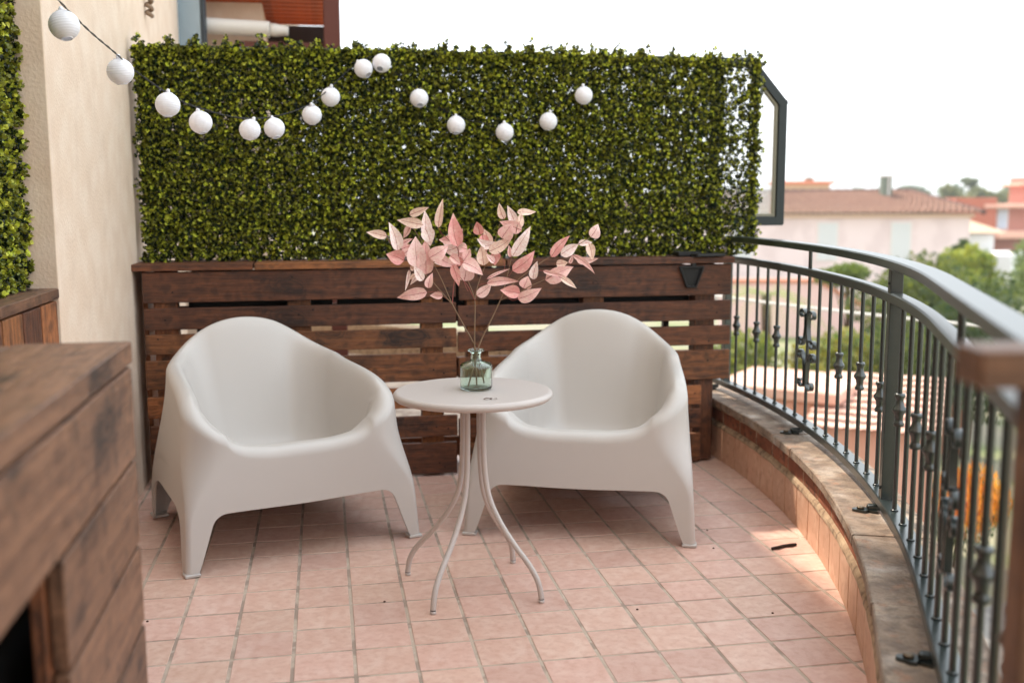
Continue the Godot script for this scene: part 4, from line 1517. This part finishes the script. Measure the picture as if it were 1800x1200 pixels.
# ------------------------------------------------------------------ table
func build_table() -> void:
	var t := thing("side_table", "small round beige metal side table between the two armchairs", "table", Vector3(0.385, 0, 0.728))
	part("tabletop", join([lathe([[0.0, 0.600], [0.225, 0.600], [0.236, 0.602], [0.2415, 0.607], [0.243, 0.613], [0.2415, 0.619], [0.236, 0.624], [0.229, 0.6255], [0.0, 0.6255]], 96)]), M.table, t)
	part("hub", join([lathe([[0.0, 0.585], [0.05, 0.585], [0.05, 0.600], [0.0, 0.600]], 24)]), M.table, t)
	var prof := [[0.036, 0.600], [0.036, 0.50], [0.038, 0.42], [0.043, 0.36], [0.056, 0.30], [0.080, 0.25], [0.115, 0.20], [0.155, 0.155], [0.195, 0.115], [0.222, 0.08], [0.236, 0.05], [0.242, 0.02], [0.243, 0.012]]
	var angles := [atan2(0.584 - 0.728, 0.184 - 0.385), atan2(0.930 - 0.728, 0.226 - 0.385), atan2(0.554 - 0.728, 0.531 - 0.385), atan2(0.9 - 0.728, 0.571 - 0.385)]
	for a in angles:
		var pts := []
		for p in prof:
			pts.append(Vector3(cos(a) * p[0], p[1], sin(a) * p[0]))
		var leg := part("leg", join([tube(smooth_path(pts, 5), 0.0088, 14)]), M.table, t)
		part("foot_ring", join([lathe([[0.0, 0.010], [0.0086, 0.010], [0.0086, 0.0155], [0.0, 0.0155]], 14, Vector3(cos(a) * 0.243, 0, sin(a) * 0.243))]), M.rubber, leg)
		part("foot_cap", join([lathe([[0.0, 0.0], [0.0082, 0.0], [0.0092, 0.003], [0.0092, 0.010], [0.0, 0.010]], 14, Vector3(cos(a) * 0.243, 0, sin(a) * 0.243))]), M.table, leg)

func build_vase() -> void:
	var v := thing("glass_vase", "small green glass bottle vase holding the pink branches", "vase", Vector3(0.396, 0.6258, 0.719))
	var prof := [[0.0, 0.0], [0.040, 0.0], [0.047, 0.002], [0.0495, 0.008], [0.0495, 0.068], [0.0485, 0.075], [0.0445, 0.0805], [0.030, 0.0850], [0.020, 0.087], [0.0165, 0.091], [0.0155, 0.098], [0.0155, 0.110], [0.018, 0.115], [0.025, 0.118], [0.0265, 0.1205], [0.025, 0.123], [0.018, 0.1225], [0.0125, 0.119], [0.0118, 0.110], [0.0118, 0.095], [0.0145, 0.0885], [0.026, 0.082], [0.041, 0.0770], [0.0450, 0.072], [0.0462, 0.066], [0.0462, 0.012], [0.044, 0.008], [0.03, 0.0065], [0.0, 0.0075]]
	part("body", join([lathe(prof, 64)]), M.glass, v)

# ------------------------------------------------------------------ branches with pink leaves
func leaf_mesh(l: float, w: float, curl: float, fold: float, tip_bend: float, side_bend: float, blade: Material) -> ArrayMesh:
	var rows := []
	var mid := []
	var n := 12
	for i in n + 1:
		var t := i / float(n)
		var ang := curl * t * t + tip_bend * smoothstep(0.6, 1.0, t)
		var p := Vector3(l * side_bend * (t * t - t * 0.55), l * (t - 0.12 * absf(curl) * t * t), l * 0.5 * curl * t * t + l * 0.25 * tip_bend * smoothstep(0.6, 1.0, t))
		var ww := w * 0.5 * (pow(t, 0.55) * pow(1.0 - t, 1.1)) / 0.352
		if i == n:
			ww = 0.0
		var row := PackedVector3Array()
		for k in 5:
			var s := (k - 2) / 2.0
			var wave := 0.05 * w * sin(t * 7.0 + k * 1.3) * absf(s)
			row.append(p + Vector3(s * ww * cos(fold), 0, absf(s) * ww * sin(fold) + wave * 0.6))
		rows.append(row)
		mid.append(p)
	var m := ArrayMesh.new()
	var g := grid(rows, false, 1.0)
	add_surface(m, g[0], g[1], g[2])
	m.surface_set_material(0, blade)
	var rad := []
	for i in mid.size():
		rad.append(lerpf(0.0009, 0.0003, i / float(mid.size())))
	var q := tube(mid.slice(0, n - 1), rad, 5)
	add_surface(m, q[0], q[1], q[2])
	m.surface_set_material(1, M.midrib)
	return m

func build_bouquet() -> void:
	var b := thing("pink_branches", "three branches of pink artificial leaves standing in the green vase", "branches", Vector3(0.396, 0.6258, 0.719), -0.18)
	var k := 0.000407
	var P := func(u: float, v: float, z := 0.0) -> Vector3: return Vector3((u - 844.0) * k, (1474.0 - v) * k * 1.01, z)
	var r := RandomNumberGenerator.new()
	r.seed = 88
	# stems: lists of [u, v, depth], radius at the foot and tip
	var stems := [
		[[[905, 1440, -0.028], [838, 1160, 0.0], [760, 1000, 0.01], [675, 835, 0.02], [600, 660, 0.02], [520, 500, 0.02], [450, 370, 0.01], [375, 265, 0.0]], 0.0026, 0.0009, 0],
		[[[675, 835, 0.02], [590, 735, 0.03], [520, 650, 0.04], [400, 540, 0.05], [300, 435, 0.05]], 0.0018, 0.0008, 0],
		[[[675, 835, 0.02], [680, 760, 0.01], [686, 690, 0.0], [715, 560, -0.01], [715, 440, -0.02], [660, 380, -0.02], [600, 330, -0.02], [570, 280, -0.02]], 0.0016, 0.0007, 1],
		[[[850, 1442, 0.0], [836, 1160, 0.005], [838, 980, 0.0], [838, 815, -0.01], [800, 700, -0.02], [740, 560, -0.03], [700, 490, -0.03]], 0.0026, 0.0008, 0],
		[[[838, 815, -0.01], [790, 700, 0.02], [740, 640, 0.03], [690, 540, 0.03]], 0.0014, 0.0007, 1],
		[[[838, 815, -0.01], [866, 690, -0.04], [905, 590, -0.05], [950, 480, -0.06], [1000, 350, -0.06], [1045, 225, -0.06], [1150, 175, -0.06]], 0.0017, 0.0007, 0],
		[[[790, 1440, 0.03], [868, 1150, 0.0], [950, 980, -0.01], [1035, 800, -0.02], [1070, 680, -0.02], [1100, 560, -0.02], [1130, 420, -0.02], [1160, 250, -0.02]], 0.0026, 0.0008, 0],
		[[[1035, 815, -0.02], [1090, 785, 0.0], [1160, 760, 0.01], [1250, 705, 0.02], [1340, 665, 0.02], [1440, 610, 0.03]], 0.0018, 0.0008, 0],
		[[[1045, 770, -0.02], [1170, 660, -0.03], [1290, 570, -0.03], [1420, 490, -0.04], [1560, 440, -0.04], [1680, 370, -0.04], [1705, 350, -0.04]], 0.0018, 0.0008, 0],
	]
	for s in stems:
		var pts := []
		for q in s[0]:
			pts.append(P.call(q[0], q[1], q[2]))
		var path := smooth_path(pts, 5)
		var rad := []
		for i in path.size():
			rad.append(lerpf(s[1], s[2], i / float(path.size() - 1)))
		part("stem", join([tube(path, rad, 7)]), M.twig if s[3] == 1 else M.stem, b)
	# leaves: base u v, tip u v, width, depth, hue, curl
	var leaves := [
		[205, 340, 57, 305, 62, 0.03, 4, 0.2], [290, 440, 250, 230, 92, 0.06, 2, 0.3], [468, 258, 275, 222, 70, 0.02, 4, 0.4], [375, 262, 318, 362, 55, 0.01, 0, 0.5],
		[365, 188, 515, 132, 55, 0.0, 4, 0.7], [482, 352, 482, 155, 84, -0.01, 2, 0.2], [572, 282, 605, 68, 64, -0.02, 4, 0.3], [718, 418, 660, 178, 112, 0.0, 3, 0.2],
		[712, 345, 755, 285, 34, -0.03, 0, 0.2], [490, 285, 540, 395, 94, 0.05, 2, 0.6], [440, 560, 402, 338, 130, 0.06, 0, 0.2], [490, 612, 492, 360, 122, 0.05, 1, 0.3],
		[520, 490, 662, 412, 104, 0.07, 1, 0.4], [335, 512, 213, 450, 112, 0.06, 3, 0.2], [300, 405, 392, 348, 38, 0.03, 1, 0.4], [310, 432, 392, 400, 46, 0.04, 1, 0.2],
		[370, 576, 342, 714, 26, 0.05, 2, 1.5], [400, 585, 372, 560, 34, 0.03, 4, 0.2], [418, 612, 368, 646, 34, 0.05, 4, 0.2], [472, 652, 405, 548, 62, 0.07, 2, 0.3],
		[505, 712, 525, 600, 60, 0.05, 1, 0.6], [495, 742, 265, 778, 84, 0.04, 1, 0.2], [606, 776, 510, 765, 60, 0.02, 1, 0.5], [560, 468, 702, 576, 74, 0.04, 1, 0.3],
		[684, 545, 738, 698, 62, 0.04, 3, 0.3], [662, 482, 742, 540, 66, 0.02, 1, 0.5], [758, 674, 792, 512, 116, -0.02, 0, 0.2], [756, 530, 912, 592, 96, 0.02, 1, 0.6],
		[760, 520, 812, 444, 70, -0.03, 1, 0.2], [905, 562, 888, 415, 86, -0.04, 4, 0.4], [985, 540, 918, 478, 52, -0.03, 0, 0.4], [962, 402, 903, 298, 64, -0.05, 4, 0.2],
		[944, 432, 855, 364, 52, -0.04, 2, 0.6], [944, 458, 1132, 368, 80, -0.03, 4, 0.3], [1004, 462, 955, 502, 44, -0.06, 3, 0.2], [1060, 222, 1010, 108, 54, -0.06, 4, 0.2],
		[1148, 272, 1090, 120, 66, -0.05, 2, 0.3], [1156, 172, 1300, 168, 50, -0.06, 4, 0.9], [1160, 290, 1200, 168, 56, -0.05, 4, 0.4], [1040, 360, 1120, 248, 116, -0.02, 1, 0.2],
		[1120, 492, 1256, 268, 92, 0.0, 2, 0.3], [1104, 502, 1096, 410, 36, -0.03, 1, 0.2], [1120, 596, 1302, 470, 96, 0.0, 3, 0.5], [930, 684, 1162, 652, 66, 0.02, 1, 0.3],
		[930, 652, 1092, 562, 22, 0.03, 1, 0.9], [854, 774, 976, 698, 72, 0.01, 0, 0.3], [1176, 755, 1028, 728, 96, 0.03, 3, 0.2], [1200, 722, 1240, 636, 92, 0.01, 1, 0.2],
		[1158, 796, 1338, 734, 86, 0.03, 1, 0.3], [1272, 656, 1292, 520, 62, 0.02, 2, 0.3], [1362, 662, 1572, 554, 118, 0.02, 1, 0.3], [1342, 590, 1500, 632, 34, 0.04, 1, 0.5],
		[1472, 638, 1592, 716, 44, 0.04, 4, 0.5], [1444, 548, 1532, 540, 60, 0.0, 4, 0.2], [1408, 500, 1532, 330, 66, -0.02, 3, 0.4], [1478, 484, 1612, 398, 88, -0.02, 2, 0.2],
		[1566, 482, 1742, 596, 40, 0.0, 1, 1.2], [1542, 546, 1572, 480, 28, -0.01, 0, 0.2], [1614, 402, 1722, 402, 50, -0.05, 2, 0.4], [1690, 402, 1726, 522, 66, -0.03, 4, 0.5], [1706, 356, 1772, 264, 90, -0.04, 0, 0.15],
	]
	for c in [[560, 430, 5], [470, 470, 3], [730, 480, 4], [960, 420, 4], [1120, 330, 2], [1500, 500, 1]]:
		for i in c[2]:
			var u: float = c[0] + r.randf_range(-110, 110)
			var v: float = c[1] + r.randf_range(-110, 110)
			var an := r.randf_range(-PI, PI)
			var ln := r.randf_range(85, 175)
			leaves.append([u, v, u + cos(an) * ln, v + sin(an) * ln, r.randf_range(50, 85), r.randf_range(-0.09, -0.02), r.randi() % 4, r.randf_range(0.2, 0.9)])
	for q in leaves:
		var p0: Vector3 = P.call(q[0], q[1], q[5])
		var p1: Vector3 = P.call(q[2], q[3], q[5] + r.randf_range(-0.012, 0.012))
		var d := p1 - p0
		var l := d.length() * (1.0 + 0.07 * absf(q[7]))
		var y := d.normalized()
		var face := (Vector3(r.randf_range(-0.45, 0.45), r.randf_range(-0.25, 0.5), 1.0)).normalized()
		face = (face - y * face.dot(y)).normalized()
		var x := y.cross(face)
		var sgn := -1.0 if r.randf() < 0.5 else 1.0
		var lm := leaf_mesh(l, q[4] * k * 1.15, q[7] * sgn * 0.5, r.randf_range(0.15, 0.55), r.randf_range(-0.7, 0.7), r.randf_range(-0.28, 0.28), M.petals[q[6]])
		var o := part("leaf", lm, null, b)
		o.transform = Transform3D(Basis(x, y, face), p0)
		# short twig from the leaf to the nearest stem direction
	var twigs := [[[205, 340, 0.03], [245, 400, 0.05], [300, 435, 0.05]], [[335, 512, 0.06], [400, 530, 0.055], [440, 570, 0.05]], [[495, 742, 0.04], [550, 740, 0.035], [600, 745, 0.03]], [[854, 774, 0.01], [848, 800, 0.0], [838, 815, -0.01]], [[930, 684, 0.02], [900, 690, 0.0], [862, 705, -0.03]], [[1120, 596, 0.0], [1105, 620, -0.01], [1090, 640, -0.02]], [[1062, 605, 0.0], [1058, 530, 0.0], [1018, 455, 0.0]], [[1158, 796, 0.03], [1120, 810, 0.02], [1085, 790, 0.0]], [[1472, 638, 0.04], [1420, 615, 0.03], [1342, 590, 0.03], [1255, 600, -0.02]], [[1566, 482, 0.0], [1530, 500, -0.02], [1480, 488, -0.03]], [[718, 418, 0.0], [722, 460, -0.01], [715, 500, -0.015]], [[758, 674, -0.02], [775, 720, -0.01], [790, 745, 0.0]], [[606, 776, 0.02], [625, 790, 0.02], [650, 808, 0.02]]]
	for t in twigs:
		var pts := []
		for q in t:
			pts.append(P.call(q[0], q[1], q[2]))
		part("twig", join([tube(smooth_path(pts, 4), 0.0009, 6)]), M.twig, b)

# ------------------------------------------------------------------ paper lanterns
func lantern_mesh() -> ArrayMesh:
	var prof := []
	var ribs := 13
	for i in ribs * 4 + 1:
		var t := i / float(ribs * 4)
		var a := lerpf(-1.22, 1.22, t)
		var f := fmod(t * ribs, 1.0)
		var dent := -0.0006 * sin(f * PI)
		prof.append([(0.0392 + dent) * cos(a), (0.0392 + dent) * sin(a) * 0.985])
	return join([lathe(prof, 40)])

func build_lanterns() -> void:
	var m := lantern_mesh()
	var ring := join([tube(ring_path(0.0142), 0.0011, 6)])
	var neck := join([lathe([[0.0, 0.030], [0.006, 0.030], [0.007, 0.044], [0.004, 0.050], [0.0, 0.050]], 10)])
	var at := [Vector3(-0.704, 1.655, 0.84), Vector3(-0.629, 1.578, 0.506), Vector3(-0.530, 1.504, 0.277), Vector3(-0.454, 1.465, 0.06), Vector3(-0.307, 1.458, -0.189), Vector3(-0.223, 1.472, -0.299), Vector3(-0.083, 1.539, -0.498), Vector3(-0.006, 1.623, -0.618), Vector3(0.134, 1.747, -0.69), Vector3(0.211, 1.772, -0.70), Vector3(0.366, 1.629, -0.69), Vector3(0.523, 1.519, -0.69), Vector3(0.735, 1.490, -0.69), Vector3(0.929, 1.538, -0.69), Vector3(1.087, 1.651, -0.69)]
	var labels := ["white paper lantern nearest the wall corner, highest on the left", "white paper lantern before the cream wall at the hedge's left edge", "white paper lantern first in front of the hedge from the wall", "white paper lantern second in front of the hedge from the wall", "white paper lantern left one of the lowest pair over the left chair", "white paper lantern right one of the lowest pair over the left chair", "white paper lantern lower one of the rising pair left of the vase", "white paper lantern upper one of the rising pair left of the vase",
		"white paper lantern left one of the touching pair near the hedge top", "white paper lantern right one of the touching pair near the hedge top", "white paper lantern alone on the hedge above the pink leaves' left side", "white paper lantern above the middle of the pink leaves", "white paper lantern lowest on the right half of the hedge", "white paper lantern second from the right end of the string", "white paper lantern last at the right end of the string"]
	for i in at.size():
		var p: Vector3 = at[i]
		var l := thing("paper_lantern", labels[i], "lantern", p, rng.randf() * TAU, "white paper lanterns on the string")
		var tilt := Vector3(rng.randf_range(-0.35, 0.35), 0, rng.randf_range(-0.35, 0.35))
		if i in [8, 9, 10]:
			l.rotation.y = 0.0
			tilt = [Vector3(-0.55, 0, 0.55), Vector3(-0.75, 0, -0.25), Vector3(-0.6, 0, 0.05)][i - 8]
		var s := part("shade", m, M.lantern, l, Vector3.ZERO, tilt)
		part("ring", ring, M.lantern, s, Vector3(0, 0.0365, 0))
		part("ring", ring, M.lantern, s, Vector3(0, -0.0365, 0))
		part("socket", neck, M.lantern, s)
	# the cable: two twisted strands
	var c := thing("light_cable", "thin dark twisted cable carrying the paper lanterns", "cable", Vector3(-0.3, 1.5, -0.2))
	var pts := [Vector3(-0.76, 1.80, 1.15), Vector3(-0.707, 1.716, 0.92), Vector3(-0.667, 1.662, 0.74), Vector3(-0.628, 1.622, 0.56), Vector3(-0.596, 1.588, 0.44), Vector3(-0.534, 1.544, 0.28), Vector3(-0.478, 1.517, 0.15), Vector3(-0.372, 1.498, -0.07), Vector3(-0.285, 1.502, -0.22), Vector3(-0.186, 1.533, -0.39), Vector3(-0.083, 1.585, -0.50), Vector3(-0.004, 1.662, -0.62), Vector3(0.09, 1.755, -0.70), Vector3(0.18, 1.80, -0.725), Vector3(0.27, 1.74, -0.735), Vector3(0.366, 1.668, -0.735), Vector3(0.523, 1.562, -0.735), Vector3(0.735, 1.53, -0.735), Vector3(0.929, 1.58, -0.735), Vector3(1.087, 1.69, -0.735), Vector3(1.2, 1.75, -0.74)]
	for i in pts.size():
		pts[i] -= c.position
	var path := smooth_path(pts, 24)
	for strand in 2:
		var q := []
		for i in path.size():
			var a := i * 0.55 + strand * PI
			q.append(path[i] + Vector3(cos(a) * 0.0016, sin(a) * 0.0016, cos(a) * 0.0008))
		part("strand", join([tube(q, 0.0014, 5)]), M.wire, c)

func ring_path(r: float) -> Array:
	var out := []
	for i in 25:
		var a := TAU * i / 24.0
		out.append(Vector3(cos(a) * r, 0, sin(a) * r))
	return out

# ------------------------------------------------------------------ litter
func build_small_things() -> void:
	var brown := mat(Color(0.30, 0.17, 0.12), 0.85)
	var dl := thing("dry_leaf", "small dry brown leaf fragment lying on the table top", "leaf", Vector3(0.413, 0.627, 0.889), 0.3)
	for k in 3:
		var o := part("fragment", join([grid([PackedVector3Array([Vector3(-0.012, 0, 0), Vector3(-0.004, 0.003, 0.004), Vector3(0.012, 0.001, 0.001)]), PackedVector3Array([Vector3(-0.009, 0.002, -0.005), Vector3(0.0, 0.004, -0.004), Vector3(0.010, 0.002, -0.003)])], false)]), brown, dl, Vector3(k * 0.012 - 0.01, 0, k * 0.003), Vector3(0, k * 0.9, 0))
		o.scale = Vector3.ONE * (1.0 - 0.2 * k)
	var tw := thing("bark_chip", "dark elongated bark chip on the floor tile beside the sunny patch", "bark", Vector3(1.493, 0.003, 0.567), 0.25)
	part("chip", join([tube(smooth_path([Vector3(-0.052, 0, 0), Vector3(-0.03, 0.003, 0.004), Vector3(0.0, 0.002, -0.002), Vector3(0.03, 0.003, 0.003), Vector3(0.052, 0, 0.0)], 4), 0.0055, 7)]), mat(Color(0.17, 0.11, 0.09), 0.9), tw)
	var specks := [[1.30, 0.34], [1.25, 0.53], [1.21, 1.10], [0.10, 0.80], [-0.58, 0.82], [1.36, 1.52], [0.83, 1.0]]
	for s in specks:
		var g := thing("soil_crumb", ["tiny dark crumb beside the right chair's front foot", "tiny dark crumb between the right chair and the bark chip", "tiny dark crumb near the kerb in the lit lower right", "tiny dark crumb beside the table's left foot", "tiny dark crumb in front of the left chair's front foot", "tiny dark crumb close to the lower right kerb tiles", "tiny dark crumb right of the table's nearest right foot"][specks.find(s)], "crumb", Vector3(s[0], 0.0, s[1]), rng.randf() * TAU, "soil crumbs on the floor tiles")
		part("crumb", join([lathe([[0.0, 0.0], [0.0035, 0.0], [0.004, 0.0018], [0.002, 0.0035], [0.0, 0.0038]], 7)]), brown, g)
